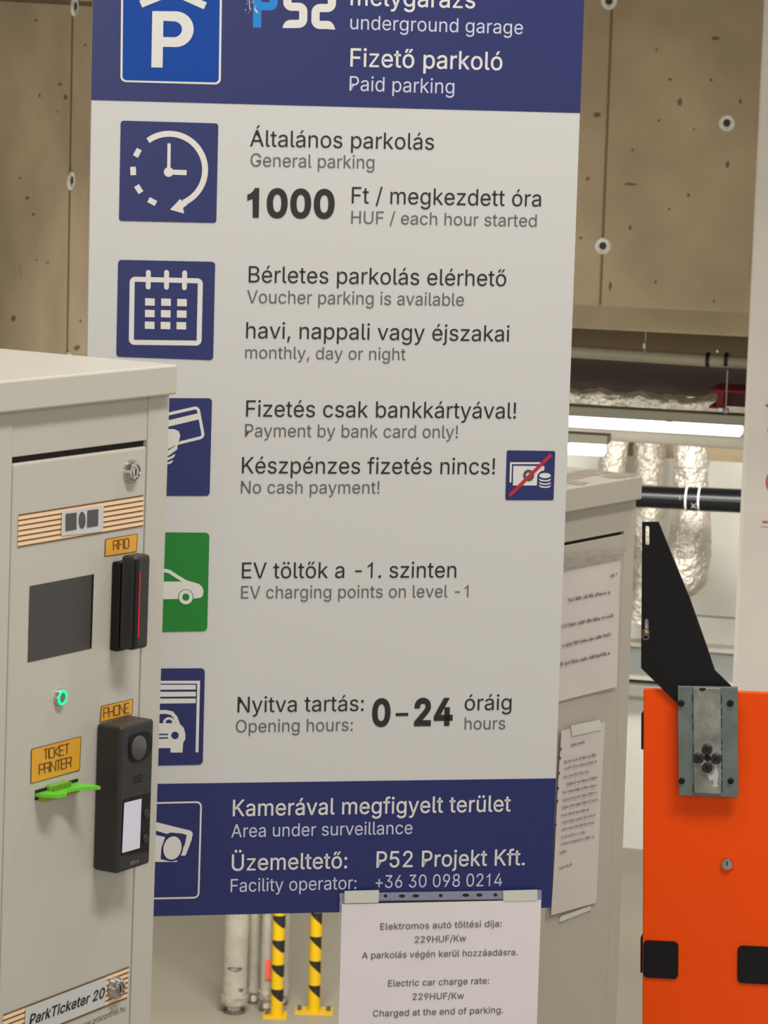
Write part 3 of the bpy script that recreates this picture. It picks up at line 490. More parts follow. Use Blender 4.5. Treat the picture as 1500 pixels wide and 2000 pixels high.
# ------------------------------------------------------------------ the setting
LOW = -2.65
ground = dict(U=Vector((1, 0, 0)), Y=Vector((0, 1, 0)), Z=Vector((0, 0, 1)), O=Vector((0, 0, 0)))
part('floor', MB().box(-9, 9, 4.9, 26, LOW - 0.2, LOW), M['floor'], kind='structure')
part('slab', MB().box(-5, 5, -4, 4.75, -0.35, 0), M['slab'], kind='structure')
part('ceiling_and_shade_slab', MB().box(-9, 9, -5, 20, 3.5, 3.7), M['concrete'], kind='structure')
part('ceiling_and_shade_slab', MB().box(-5, 5, 6.2, 12.5, 1.97, 2.2), M['concrete'], kind='structure')  # unseen low slab, added to shade the top of the concrete wall

# concrete wall facing us, its lower edge hangs above the ramp
frW = bframe(1290, 603, 11.0)
_, wb = uv(frW, 1290, 603)
sx, _ = uv(frW, 1184, 300)
x0, _ = uv(frW, 470, 300); x1, _ = uv(frW, 1700, 300)
wr = thing('wall_right', 'bare cast concrete wall with tie holes behind the sign', None, frW, kind='structure')
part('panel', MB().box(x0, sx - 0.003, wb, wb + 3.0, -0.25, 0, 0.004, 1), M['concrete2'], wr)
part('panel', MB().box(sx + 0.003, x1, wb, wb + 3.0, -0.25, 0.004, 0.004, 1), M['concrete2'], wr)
part('joint', MB().box(sx - 0.003, sx + 0.003, wb + 0.01, wb + 2.99, -0.25, -0.005), M['concrete_dark'], wr)
def tie_hole(fr, px, py, parent, r=0.029):
    u, v = uv(fr, px, py)
    mb = MB().lathe([(r, -0.002), (r, 0.003), (r * 0.86, 0.0065), (r * 0.46, 0.006), (r * 0.42, 0.005)], u, v, 22, caps=False)
    h = part('tie_hole', mb, M['cone'], parent, smooth=True)
    part('hole', MB().lathe([(r * 0.45, 0.0045), (r * 0.44, 0.006), (0.001, 0.006)], u, v, 18), M['hole'], h)
for p in ((1190, 2), (1420, 240), (1178, 480), (1440, -240)): tie_hole(frW, p[0], p[1], wr)
# small blow holes one can tell apart
mb = MB()
for px, py, a, b in ((1309, 155, 5, 4), (1389, 156, 4, 4), (1328, 200, 6, 11), (1232, 360, 17, 3.5), (1345, 381, 4, 5), (1231, 445, 4, 6), (1167, 225, 9, 5), (1398, 75, 9, 5), (1421, 322, 5, 9), (1356, 253, 3, 3), (1446, 198, 4, 5), (1283, 97, 3, 4), (1236, 293, 3, 3), (1192, 560, 4, 12), (1395, 588, 4, 5), (1307, 408, 3, 4), (1134, 465, 4, 3), (1287, 235, 4, 3), (1281, 551, 3, 5), (1148, 350, 4, 4)):
    u, v = uv(frW, px, py); k = 11.0 / F
    n = 9; pts = []
    for i in range(n):
        t = 2 * PI * i / n; w = 0.75 + 0.5 * random.random(); pts.append((u + a * k * 0.8 * w * math.cos(t), v + b * k * 0.8 * w * math.sin(t)))
    mb.flat([pts], 0.0047)
part('blow_hole', mb, M['concrete_dark'], wr, kind='stuff')
# left wall, running away from us
frL = frame(YB + PI / 2, 0, 0, 137, 352, 9.5)
lx, lv = uv(frL, 137, 352)
wl = thing('wall_left', 'bare cast concrete wall running away behind the ticket machine', None, frL, kind='structure')
zb = -(frL['O'].z - 0.55)
_, jt = uv(frL, 120, 4)
for a, b in ((-4.0, lx - 0.007), (lx + 0.007, 1.7)):
    part('panel', MB().box(a, b, zb, jt - 0.004, -0.25, 0, 0.004, 1), M['concrete'], wl)
    part('panel', MB().box(a, b, jt + 0.004, jt + 1.3, -0.25, 0, 0.004, 1), M['concrete'], wl)
part('joint', MB().box(-4, 1.7, zb + 0.01, jt + 1.2, -0.25, -0.001), M['concrete_dark'], wl)
tie_hole(frL, 137, 352, wl); tie_hole(frL, 144, 12, wl)
tie_hole(frL, 131, 705, wl)

mb = MB()
for px, py, a_, b_ in ((77, 187, 3, 6), (117, 165, 5, 4), (128, 190, 6, 8), (38, 348, 3, 3), (53, 387, 5, 5), (65, 419, 4, 4), (26, 622, 6, 9), (157, 627, 3, 5), (93, 513, 5, 2), (71, 508, 3, 3), (70, 40, 4, 4), (112, 218, 3, 3), (166, 88, 4, 4), (150, 680, 10, 8)):
    u, v = uv(frL, px, py); k = 9.5 / F
    mb.flat([[(u + a_ * k * 2.0 * (0.8 + 0.4 * random.random()) * math.cos(q), v + b_ * k * 0.6 * (0.8 + 0.4 * random.random()) * math.sin(q)) for q in [2 * PI * i / 8 for i in range(8)]]], 0.0007)
part('blow_hole', mb, M['concrete_dark'], wl, kind='stuff')
# far wall, painted white low down
dB = depth_to_z(1234, 1657, LOW)
frB = bframe(1234, 1657, dB)
_, paint = uv(frB, 1420, 902)
bx0 = -7.5; bx1 = 4
wbk = thing('wall_back', 'far wall of the lower level, painted white below bare concrete', None, frB, kind='structure')
part('painted_face', MB().box(bx0, bx1, -0.02, paint, -0.2, 0), M['white_wall'], wbk)
part('concrete_face', MB().box(bx0, bx1, paint, paint + 3.0, -0.2, 0), M['concrete'], wbk)
_, j1 = uv(frB, 1400, 1205)
part('joint', MB().box(bx0, bx1, j1 - 0.006, j1 + 0.006, -0.01, 0.002), M['trunking'], wbk)
# grey trunking strip with pale edges
_, t0 = uv(frB, 1234, 1310); _, t1 = uv(frB, 1234, 1254)
_, l0 = uv(frB, 1234, 1350); _, l1 = uv(frB, 1234, 1326)
tr = thing('trim_1', 'grey green trunking strip along the far white wall', None, frB, kind='structure')
part('face', MB().box(bx0, bx1, t0, t1, 0, 0.10), M['trunking'], tr)
part('edge', MB().box(bx0, bx1, t1, t1 + 0.022, 0, 0.125), M['pipe_white'], tr)
part('edge', MB().box(bx0, bx1, t0 - 0.022, t0, 0, 0.125), M['pipe_white'], tr)
tr2 = part('trim_2', MB().box(bx0, bx1, l0, l1, 0.0, 0.16, 0.01), M['slab'], kind='structure'); tr2.matrix_world = matrix_of(frB)

# white column at the picture's edge
frC = bframe(1460, 670, 8.6)
cl, _ = uv(frC, 1460, 670)
col = part('column', MB().box(cl, cl + 0.55, LOW - frC['O'].z, 3.52 - frC['O'].z, -0.5, 0, 0.012, 3), M['column'], kind='structure'); col.matrix_world = matrix_of(frC)
col['label'] = 'white painted plaster column'
ps = thing('safety_notice', 'white notice with red and grey print fixed to the white column', 'notice', frC)
nx0, ny0 = uv(frC, 1486, 1029); _, ny1 = uv(frC, 1492, 772)
part('sheet', MB().box(nx0, nx0 + 0.16, ny0, ny1, 0, 0.002), M['column'], ps)
part('frame_line', MB().box(nx0, nx0 + 0.16, ny0, ny0 + 0.0016, 0.002, 0.003), M['grey_ink'], ps)
pr = Print(frC, 0.0026); pr.ell(1512, 942, 17, 24, hole=0.66); part('red_ring', pr, M['red_ink'], ps)
pr = Print(frC, 0.0026); pr.poly([(1489, 1017), (1512, 1018), (1512, 1023), (1489, 1022)]); part('red_bar', pr, M['red_ink'], ps)
pr = Print(frC, 0.0026); pr.poly([(1494, 791), (1500, 789), (1516, 786), (1516, 800), (1500, 797)]); part('grey_symbol', pr, M['grey_ink'], ps); part('grey_symbol', Print(frC, 0.0026).ell(1506, 840, 7, 11), M['soft_ink'], ps)

# ------------------------------------------------------------------ pipes, ducts and lamps of the lower level
def hrun(fr, pa, pb, r, z=0.0, mat=None, name='pipe', parent=None, **k):
    a, b = uv(fr, *pa, z), uv(fr, *pb, z)
    return part(name, MB().tube([(a[0], a[1], z), (b[0], b[1], z)], r, **k), mat, parent, smooth=True)
# beam face; its shaded lower part is put in as a dark-coloured strip
frD = bframe(1290, 640, 12.0)
a, b0 = uv(frD, 1290, 650); _, b1 = uv(frD, 1290, 590)
bm_ = part('beam', MB().box(-3, 2.4, b0, b1 + 0.3, -0.3, 0, 0.01), M['concrete'], kind='structure'); bm_.matrix_world = matrix_of(frD)
frE = bframe(1290, 690, 12.8)
_, d0 = uv(frE, 1290, 770); _, d1 = uv(frE, 1290, 635)
bd = thing('ventilation_duct', 'dark rectangular ventilation duct under the concrete beam', 'duct', bframe(1290, 735, 13.8))
frX = bframe(1290, 735, 13.8); _, e0 = uv(frX, 1290, 772); _, e1 = uv(frX, 1290, 703)
part('duct_body', MB().box(-3, 2.6, e0, e1, -0.5, 0, 0.006), M['duct'], bd)
part('flange', MB().box(-3, 2.6, e1 - 0.004, e1 + 0.012, -0.5, 0.015), M['pipe_grey'], bd)
_, w0 = uv(frE, 1290, 700)
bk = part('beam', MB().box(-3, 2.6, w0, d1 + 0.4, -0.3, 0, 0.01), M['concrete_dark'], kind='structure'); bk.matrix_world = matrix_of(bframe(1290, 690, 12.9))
frP = bframe(1290, 690, 12.4)
gp = thing('sprinkler_pipe', 'thin grey pipe with two clamps above the dark duct', 'pipe', frP)
hrun(frP, (1000, 679), (1560, 716), 0.0235, mat=M['pipe_grey'], parent=gp, name='run', n=16)
for px in (1383, 1419):
    u, v = uv(frP, px, 703)
    part('clamp', MB().tube([(u - 0.007, v, 0), (u + 0.007, v, 0)], 0.029, n=16), M['black_matt'], gp)
u, v = uv(frP, 1403, 691); part('clamp_bolt', MB().lathe([(0.005, 0.0), (0.005, 0.03)], u, v + 0.012, 10), M['galv'], gp)
rod = thing('hanger_rod', 'thin threaded hanger rod with a small wire clamp below the concrete wall', 'rod', frP)
u, v = uv(frP, 1262, 688); _, v1 = uv(frP, 1263, 598)
part('rod', MB().tube([(u, v, 0.028), (u, v1, 0.028)], 0.0028, n=8), M['pipe_grey'], rod)
u2, v2 = uv(frP, 1261, 674); part('wire_clamp', MB().box(u2 - 0.006, u2 + 0.007, v2 - 0.013, v2 + 0.013, 0.02, 0.038, 0.003), M['galv'], rod)

# foil covered run above the lamp
frF = bframe(1290, 790, 13.15)
fo = thing('foil_pipe_run', 'crumpled foil insulated pipe lying above the long lamp', 'pipe', frF)
a = uv(frF, 1000, 770); b = uv(frF, 1560, 807)
part('insulation', MB().tube([(a[0], a[1], 0), (b[0], b[1], 0)], 0.042, n=40, wob=0.02, seed=3, step=0.015, wf=10), M['foil'], fo, smooth=True)

def lamp_unit(label, pl, prr, depth, thick, housing, grp):
    """pl, prr: ends of the tube's middle line"""
    fr = bframe((pl[0] + prr[0]) / 2, (pl[1] + prr[1]) / 2, depth)
    t = thing('fluorescent_lamp', label, 'lamp', fr, grp)
    a, b = uv(fr, *pl), uv(fr, *prr); k = depth / F; h = thick / 2 * k
    L = b[0] - a[0]; y = (a[1] + b[1]) / 2
    part('housing', MB().box(a[0] - 0.01, b[0] + 0.01, y + h * 0.75, y + h + housing * k, -0.06, 0.03, 0.004), M['fixture'], t)
    part('diffuser', MB().tube([(a[0], y, 0), (a[0] + 0.01, y, 0), (b[0] - 0.01, y, 0), (b[0], y, 0)], lambda s: h * (0.55 if s in (0, 1) else 1), n=24), M['lamp'], t, smooth=True)
    for q in (a[0] + L * 0.35, a[0] + L * 0.78):
        part('clip', MB().box(q - 0.012, q + 0.012, y + h * 0.72, y + h * 1.05, 0.0, 0.036), M['fixture'], t)
    return t, fr
LG = 'tube lamps hanging over the lower level'
lamp_unit('long lit tube lamp running from the sign to the white column', (820, 805), (1450, 839), 12.4, 25, 17, LG)
t, fr = lamp_unit('lit tube lamp whose end shows just above the rear cabinet', (860, 859), (1183, 877), 12.9, 27, 15, LG)
for px in (900, 1060):
    x, y = uv(fr, px, 862); part('hanger', MB().box(x - 0.004, x + 0.004, y, 3.52 - fr['O'].z, -0.03, -0.022), M['pipe_grey'], t)
frH = bframe(1290, 862, 13.2)
wp = thing('white_pipe', 'thick white horizontal pipe below the long lamp', 'pipe', frH)
hrun(frH, (1000, 832), (1560, 868), 0.036, mat=M['pipe_white'], parent=wp, name='run', n=20)

# red channel and box
frR = bframe(1390, 778, 12.2)
rc = thing('red_channel', 'red steel channel end beside a thin hanger rod', 'bracket', frR)
u0, v0 = uv(frR, 1399, 796); u1, v1 = uv(frR, 1414, 764)
part('web', MB().box(u0, u1, v0, v1, -0.25, 0), M['red'], rc)
uf, _ = uv(frR, 1386, 764); ug, _ = uv(frR, 1470, 764)
part('flange', MB().box(uf, ug, v1 - 0.004, v1 + 0.004, -0.25, 0.002), M['red'], rc)
part('flange', MB().box(uf, u1, v0 - 0.004, v0 + 0.004, -0.25, 0.002), M['red'], rc)
part('side', MB().box(u1, ug, v0 + 0.004, v1, -0.25, -0.03), M['maroon'], rc)
ur, vr = uv(frR, 1419, 798); _, vt = uv(frR, 1420, 722)
part('rod', MB().tube([(ur, vr, 0.02), (ur, vt, 0.02)], 0.0026, n=8), M['pipe_grey'], rc)
part('nut', MB().box(ur - 0.03, ur - 0.008, vr - 0.012, vr + 0.006, 0.0, 0.03, 0.003), M['galv'], rc)
part('nut', MB().box(ur - 0.006, ur + 0.01, vr - 0.015, vr + 0.002, 0.0, 0.03, 0.003), M['pipe_grey'], rc)
frQ = bframe(1405, 884, dB - 0.25)
rb = thing('alarm_box', 'small dark red box fixed high beside the foil ducts', 'box', frQ)
u0, v0 = uv(frQ, 1385, 899); u1, v1 = uv(frQ, 1425, 866)
part('box_body', MB().box(u0, u1, v0, v1, -0.25, 0, 0.006), M['maroon'], rb)
u2, v2 = uv(frQ, 1390, 897); u3, v3 = uv(frQ, 1416, 883)
part('red_front', MB().box(u2, u3, v2, v3, 0, 0.004), M['red'], rb)

# the foil wrapped ducts
def foil_duct(label, pts, depth, r, seed, bulge=None, seam=()):
    fr = bframe(pts[0][0], pts[0][1], depth)
    t = thing('foil_duct', label, 'duct', fr, 'vertical ducts wrapped in foil')
    P = [(*uv(fr, *p), 0) for p in pts]
    part('foil_wrap', MB().tube(P, bulge or r, n=80, wob=r * 0.11, seed=seed, step=0.008, wf=24), M['foil'], t, smooth=True)
    for py in seam:
        u, v = uv(fr, pts[0][0], py)
        part('seam_band', MB().tube([(u, v - 0.01, 0), (u, v, 0), (u, v + 0.012, 0)], r * 1.1, n=40, wob=r * 0.2, seed=seed + 3, wf=8), M['foil'], t, smooth=True)
kd = (dB - 0.9) / F
foil_duct('foil wrapped duct with its bright bend under the short lamp end', [(1204, 820), (1203, 850), (1200, 880), (1196, 905), (1194, 960), (1193, 1150)], dB - 0.6, 28 * kd, 5)
foil_duct('foil wrapped duct between its two neighbours, crossing behind the black pipe', [(1269, 845), (1268, 980), (1266, 1060), (1262, 1130), (1256, 1190), (1254, 1215)], dB - 0.6, 31 * kd, 11, seam=(897,))
foil_duct('foil wrapped duct nearest the white column, bulging to a bend', [(1350, 845), (1349, 985), (1349, 1040), (1346, 1085), (1338, 1120), (1318, 1145), (1296, 1150)], dB - 1.05, 34 * kd, 23,
          bulge=lambda s: kd * (33 + 9 * min(1, max(0, (s - 0.42) / 0.2)) - 8 * max(0, (s - 0.85) / 0.15)), seam=(905,))
frK2 = bframe(1340, 975, dB - 1.5)
bp = thing('black_pipe', 'glossy black drain pipe crossing in front of the foil ducts', 'pipe', frK2)
hrun(frK2, (1000, 958), (1345, 974), 21.0 * kd, mat=M['pipe_black'], parent=bp, name='run', n=28)
hrun(frK2, (1345, 974), (1620, 986), 22.5 * kd, mat=M['pipe_black'], parent=bp, name='run', n=28)
for px in (1342, 1367):
    hrun(frK2, (px - 1.6, 974), (px + 1.6, 974.2), 24.0 * kd, mat=M['white'], parent=bp, name='clamp_ring', n=28)
pr = Print(frK2, 22.8 * kd)
pr.stroke([(1350, 983), (1359, 993)], 1.6).stroke([(1360, 983), (1350, 992)], 1.6)
part('chalk_mark', pr, M['soft_ink'], bp); part('chalk_mark', Print(frK2, 22.8 * kd).stroke([(1328, 967), (1328, 976)], 2), M['soft_ink'], bp)

# pipe bundle and bollards standing on the lower floor
def floor_frame(px, py): return frame(0.0, 0, 0, px, py, depth_to_z(px, py, LOW))
def bollard(label, px, py, wpx, turn, grp):
    fr = floor_frame(px, py); D = (fr['O'] - CAMP).dot(CF); k = D / F; r = wpx / 2 * k
    t = thing('bollard', label, 'bollard', fr, grp)
    part('post', MB().tube([(0, 0.006, 0), (0, 1.15, 0)], r, n=28), M['yellow'], t, smooth=True)
    part('cap', MB().tube([(0, 1.15, 0), (0, 1.165, 0)], r * 1.03, n=24), M['yellow'], t, smooth=True)
    part('base_plate', MB().box(-r * 2.1 * turn, r * 1.65 * turn, 0.0, 0.008, -0.05, 0.05) if turn != 0 else MB().box(-r * 3.0, r * 3.0, 0, 0.008, -0.05, 0.05), M['yellow'], t)
    for s in (-2.3, 2.3) if turn == 0 else (-1.5,):
        b = part('bolt', MB().tube([(s * r, 0.008, 0.0), (s * r, 0.026, 0.0)], 0.012, n=6), M['rust'], t)
    # hazard tape: slanted triangles wound round the tube
    n0 = 5; pitch = 0.112
    for i in range(9):
        y = 0.075 + i * pitch; mb = MB(); rr = r + 0.0012; vs = []; N = 10
        t0, t1 = PI * 0.86, PI * (0.16 if turn == 0 else 0.02)
        for j in range(N + 1):
            s = j / N; th = t0 + (t1 - t0) * s
            yt = y + 0.052; yb = yt - (0.006 + 0.056 * s) if turn == 0 else yt - min(0.056, 0.014 + 0.062 * s)
            for yy in (yb, yt): vs.append((rr * math.cos(th), yy, rr * math.sin(th)))
        mb.add(vs, [(2 * j, 2 * j + 2, 2 * j + 3, 2 * j + 1) for j in range(N)])
        part('hazard_stripe', mb, M['stripe'], t)
BG = 'yellow and black bollards on the lower floor'
bollard('yellow black striped bollard standing against the grey pipe bundle', 540, 1984, 24.5, 1, BG)
bollard('yellow black striped bollard with a two-bolt foot plate, standing apart from the pipes', 613, 1976, 24.5, 0, BG)
def riser(label, pxb, py, wpx, hgt, stub, seed, extra=None):
    fr = floor_frame(pxb, py); k = (fr['O'] - CAMP).dot(CF) / F; r = wpx / 2 * k
    t = thing('wrapped_pipe', label, 'pipe', fr, 'painted pipes standing behind the bollard')
    part('wrap', MB().tube([(0, stub * k, 0), (0, stub * k + 0.05, 0), (0, hgt, 0)], r, n=32, wob=0.006, seed=seed, step=0.05, wf=6), M['wrap'], t, smooth=True)
    part('stub', MB().tube([(0, 0, 0), (0, stub * k + 0.01, 0)], r * 0.55, n=20, wob=0.004, seed=seed), M['pipe_white'], t, smooth=True)
    part('collar', MB().tube([(0, stub * k - 0.006, 0), (0, stub * k + 0.03, 0)], r * 1.1, n=26, wob=0.012, seed=seed + 1, wf=20, step=0.006), M['wrap'], t, smooth=True)
    part('floor_ring', MB().tube([(0, 0, 0), (0, 0.012, 0)], r * 0.85, n=22, wob=0.012, seed=seed + 2, wf=18), M['rust'], t, smooth=True)
    return t, fr, r, k
t, fr, r, k = riser('thickest grey painted pipe of the bundle with a dark chip low down', 458, 1977, 49, 2.4, 22, 1)
for (a0, y0, w, h) in ((0.0, 0.215, 0.034, 0.012), (0.03, 0.12, 0.012, 0.008)):
    vs = [((r + 0.004) * math.sin((a0 + w * math.cos(q)) / r), y0 + h * math.sin(q) * (0.7 + 0.3 * math.sin(3 * q)), (r + 0.004) * math.cos((a0 + w * math.cos(q)) / r)) for q in [2 * PI * i / 12 for i in range(12)]]
    part('chip', MB().add(vs, [tuple(range(12))]), M['rust'], t)
riser('slim pale pipe in the middle of the bundle', 495, 1959, 24, 2.4, 24, 2)
t, fr, r, k = riser('pale pipe with a red reflector, half hidden by the bollard', 521, 1973, 30, 2.4, 28, 4)
part('reflector', MB().box(-0.010, 0.028, 0.15, 0.245, r, r + 0.006, 0.002), M['reflective'], t)
riser('rearmost pipe, just showing past the bollard', 551, 1962, 24, 2.4, 20, 6)

# ------------------------------------------------------------------ the information sign
frS = frame(0.1932, -0.0084, 0.0, 178, 195, 3.25)
ua, va = uv(frS, 178, 195); ub, _ = uv(frS, 1133, 220)
_, vtop = uv(frS, 183, -190); _, vband1 = uv(frS, 655, 208); _, vband2 = uv(frS, 690, 1525.6)
_, vbot = uv(frS, 688, 1781)
S = thing('information_sign', 'tall white and navy parking price sign with icons, standing behind the ticket machine', 'sign', frS)
part('board', MB().box(ua, ub, vbot, vtop, -0.004, 0.0, 0.0006, 1), M['panel'], S)
part('header_band', MB().box(ua, ub, vband1, vtop, 0.0, 0.0004), M['navy'], S, 'navy header band')
part('footer_band', MB().box(ua, ub, vbot, vband2, 0.0, 0.0004), M['navy'], S, 'navy footer band')
um = (uv(frS, 860, 1780)[0])
zf = (frS['O'].z) / frS['Y'].z
part('support_post', MB().box(um - 0.02, um + 0.02, -zf, vtop - 0.1, -0.034, -0.004, 0.003), M['fixture'], S)
part('foot_plate', MB().box(um - 0.08, um + 0.08, -zf, -zf + 0.008, -0.10, 0.05), M['fixture'], S)
Z1, Z2, Z3, Z4 = 0.0006, 0.0008, 0.0010, 0.0012
def line(s, L, R, cap, ink, bold=0.0):
    p = Print(frS, Z1); p.text(s, L, R, cap, bold); part('lettering', p, M[ink], S)
W1 = 6
line('mélygarázs', (684.5, 10.5), (928, 16.5), 36, 'white', W1)
line('underground garage', (684, 57), (1021, 67), 27.5, 'light_ink')
line('Fizető parkoló', (684, 130), (981, 137.5), 36, 'white', W1)
line('Paid parking', (682.5, 177), (887, 183), 28.5, 'light_ink')
line('Általános parkolás', (488.3, 285.7), (847.5, 292.5), 32, 'black_ink')
line('General parking', (489.3, 325), (731, 329.5), 25.7, 'grey_ink')
line('1000', (482.5, 425), (653, 427.5), 58, 'black_ink', 32)
line('Ft / megkezdett óra', (687, 397), (1056.5, 403.4), 32, 'black_ink')
line('HUF / each hour started', (686, 436.4), (1048, 443), 24.5, 'grey_ink')
line('Bérletes parkolás elérhető', (485.6, 551.6), (988.4, 559), 32, 'black_ink')
line('Voucher parking is available', (482.4, 592), (906, 597.5), 25.5, 'grey_ink')
line('havi, nappali vagy éjszakai', (480.6, 660.4), (994.4, 667), 31.5, 'black_ink')
line('monthly, day or night', (479, 700), (792, 703.5), 24, 'grey_ink')
line('Fizetés csak bankkártyával!', (480.6, 813.6), (1007.6, 817.6), 31.8, 'black_ink')
line('Payment by bank card only!', (478.4, 853), (894, 855.6), 25, 'grey_ink')
line('Készpénzes fizetés nincs!', (472.4, 924.4), (966.4, 926.4), 31.8, 'black_ink')
line('No cash payment!', (470.4, 963.6), (741, 964), 24.6, 'grey_ink')
line('EV töltők a -1. szinten', (472.4, 1129.6), (891, 1128), 31, 'black_ink')
line('EV charging points on level -1', (470.8, 1169), (914.6, 1166.4), 24.5, 'grey_ink')
line('Nyitva tartás:', (463.8, 1391.5), (710.2, 1388.5), 30.5, 'black_ink')
line('Opening hours:', (460.5, 1430.7), (688.9, 1427.3), 24.4, 'grey_ink')
line('0-24', (726.2, 1419.5), (883.7, 1417.6), 55, 'black_ink', 32)
line('óráig', (907.3, 1387.4), (998.7, 1386.3), 30, 'black_ink')
line('hours', (907.3, 1425), (986.8, 1424), 23.5, 'grey_ink')
line('Kamerával megfigyelt terület', (454.4, 1594.4), (997.2, 1585.1), 32.5, 'white', W1)
line('Area under surveillance', (451.6, 1635.6), (805.2, 1628.8), 25.3, 'light_ink')
line('Üzemeltető:', (452.4, 1701), (678, 1696), 32, 'white', W1)
line('P52 Projekt Kft.', (734.9, 1694.8), (1024.8, 1690), 32, 'white', W1)
line('Facility operator:', (450.4, 1742.4), (696, 1736.4), 25.4, 'light_ink')
line('+36 30 098 0214', (733.2, 1734.6), (980.4, 1730.3), 25, 'light_ink')

def icon(name, label, quad, r, ink, z=Z1):
    p = Print(frS, z); p.rquad(*quad, r); return part(name, p, M[ink], S, label)
def deco(parent, name, ink, z, fn, label=None):
    p = Print(frS, z); fn(p); return part(name, p, M[ink], parent, label)
# parking sign
pi = icon('parking_symbol', 'royal blue square with white P under a roof', ((237.5, -105), (434.8, -100), (431.2, 165.3), (235, 160)), 11, 'white')
deco(pi, 'blue_field', 'royal', Z2, lambda p: p.rquad((241.5, -101), (430.6, -96), (427, 161), (239.3, 156.4), 8))
def fP(p):
    ar = lambda cx, cy, rx, ry: [(cx + rx * math.sin(t), cy - ry * math.cos(t)) for t in [PI * i / 16 for i in range(17)]]
    p.poly([(297.5, 21.7)] + ar(343, 57, 35.3, 34.9) + [(318.3, 91.4), (317.5, 132), (295.5, 131.5)], [(319, 40.6)] + ar(339, 57.2, 16.5, 15.6) + [(318.6, 72.2)])
deco(pi, 'letter_p', 'white', Z3, fP)
deco(pi, 'roof', 'white', Z3, lambda p: p.stroke([(275, 8), (337, -17), (401, 11.5)], 14.5))
# P52 emblem
def rnd(pts, r, n=5):
    out = []
    for i, q in enumerate(pts):
        if i in (0, len(pts) - 1): out.append(q); continue
        P0, P, P1 = Vector(pts[i - 1]), Vector(q), Vector(pts[i + 1]); a = (P0 - P).normalized(); b = (P1 - P).normalized()
        for k in range(n + 1):
            t = k / n * PI / 2; out.append(tuple(P + a * r * (1 - math.sin(t)) + b * r * (1 - math.cos(t))))
    return out
deco(S, 'emblem_letter', 'cyan', Z1, lambda p: p.stroke(rnd([(502, 54), (503, -36), (535, -35), (534, 12.5), (506, 12)], 7), 16), 'bright blue peeling letter P')
deco(S, 'emblem_digit', 'white', Z1, lambda p: (p.stroke(rnd([(566, 46.8), (592, 46.6), (592.5, 13.5), (561, 13), (562, -36), (600, -35)], 9), 16), p.poly([(551.5, 54.5), (554, 47), (559, 41), (566.5, 38.5), (566.5, 55)])))
deco(S, 'emblem_digit', 'white', Z1, lambda p: (p.stroke(rnd([(641, 48.8), (616, 48.6), (616.5, 15.5), (648, 15.8), (649, -34), (612, -35)], 9), 16), p.poly([(640.5, 40.6), (647, 43), (652, 49), (655, 58), (640.5, 57)])))
def flecks(p):
    rr = random.Random(3)
    for i in range(34):
        x, y = 488 + rr.gauss(0, 6), 8 + rr.gauss(0, 10); a, b = rr.uniform(.4, 1.6), rr.uniform(.5, 2.2)
        if y > -20: p.poly([(x - a, y), (x, y - b), (x + a, y + .3), (x + .2, y + b)])
    p.poly([(496, 14), (499, 17), (503, 22), (503, 27), (500, 24), (497, 19)])
deco(S, 'peeled_fleck', 'light_ink', Z2, flecks)
# clock
ic = icon('clock_icon', 'navy square with a white dashed clock', ((236, 235.5), (426.5, 241), (422.5, 435.5), (232.5, 431.3)), 6, 'navy')
def clock(p):
    cx, cy, R = 330.3, 331.5, 70.3
    p.stroke([(cx + R * math.cos(math.radians(a)), cy - R * math.sin(math.radians(a))) for a in range(126, -68, -6)], 11.5)
    for a in (152, 182, 212.5, 242):
        t = math.radians(a); c = Vector((cx + R * 1.0 * math.cos(t), cy - R * math.sin(t))); d = Vector((math.sin(t), math.cos(t)))
        p.stroke([tuple(c - d * 8.2), tuple(c + d * 8.2)], 11)
    p.poly([(351.5, 389), (331.8, 409.5), (359.5, 417), (357.5, 406), (366, 400)])
    p.stroke([(330.3, 280), (329.6, 334)], 6.4).stroke([(330, 336), (364.5, 337.2)], 10).ell(329.5, 336, 9.5)
deco(ic, 'clock_face', 'white', Z2, clock)
# calendar
ic = icon('calendar_icon', 'navy square with a white calendar', ((230.9, 507.4), (420.4, 511.4), (416.3, 703.6), (227.2, 696.6)), 7, 'navy')
def cal(p):
    p.rquad((253.4, 540.2), (396.4, 543.8), (393.6, 675.2), (251.5, 673.4), 11, hole=9.8)
    for a, b in (((289.8, 532), (289.4, 560.6)), ((325.3, 532), (325.2, 561)), ((360.7, 533), (360.2, 562))): p.stroke([a, b], 9.6, 'round')
    for row in (((357, 422), (478, 424), (598, 427)), ((356, 509), (476, 511), (596, 513)), ((355, 597), (474, 599), (593, 601))):
        for x, y in row:
            x, y = x / 3.846 + 200, y / 3.846 + 480; p.poly([(x - 9.4, y - 7.4), (x + 9.4, y - 6.8), (x + 9.3, y + 7.4), (x - 9.4, y + 6.9)])
deco(ic, 'calendar_page', 'white', Z2, cal)
# card
ic = icon('card_icon', 'navy square with a hand holding a white bank card', ((224, 777), (414.2, 777.9), (409.4, 968.6), (221, 968)), 7, 'navy')
def card(p):
    p.stroke(rnd([(262, 824), (386.5, 795.5), (397.5, 853.5), (274, 884), (262, 824)], 7), 5.8)
    p.stroke([(266, 842), (388, 813)], 12)
    p.poly([(322, 838), (334, 838), (341, 838.5), (349, 842), (352, 850), (350, 860), (344, 869), (331, 876), (322, 880)])
    p.poly([(322, 884), (336, 875), (347, 868), (346, 878), (330, 889.5), (322, 893)])
    p.poly([(322, 896), (334, 891), (342.5, 886), (340, 893), (329, 898.5), (322, 901)])
    p.poly([(322, 905), (330, 902), (338.5, 898), (335, 904.5), (329, 906.5), (322, 909)])
deco(ic, 'hand_and_card', 'white', Z2, card)
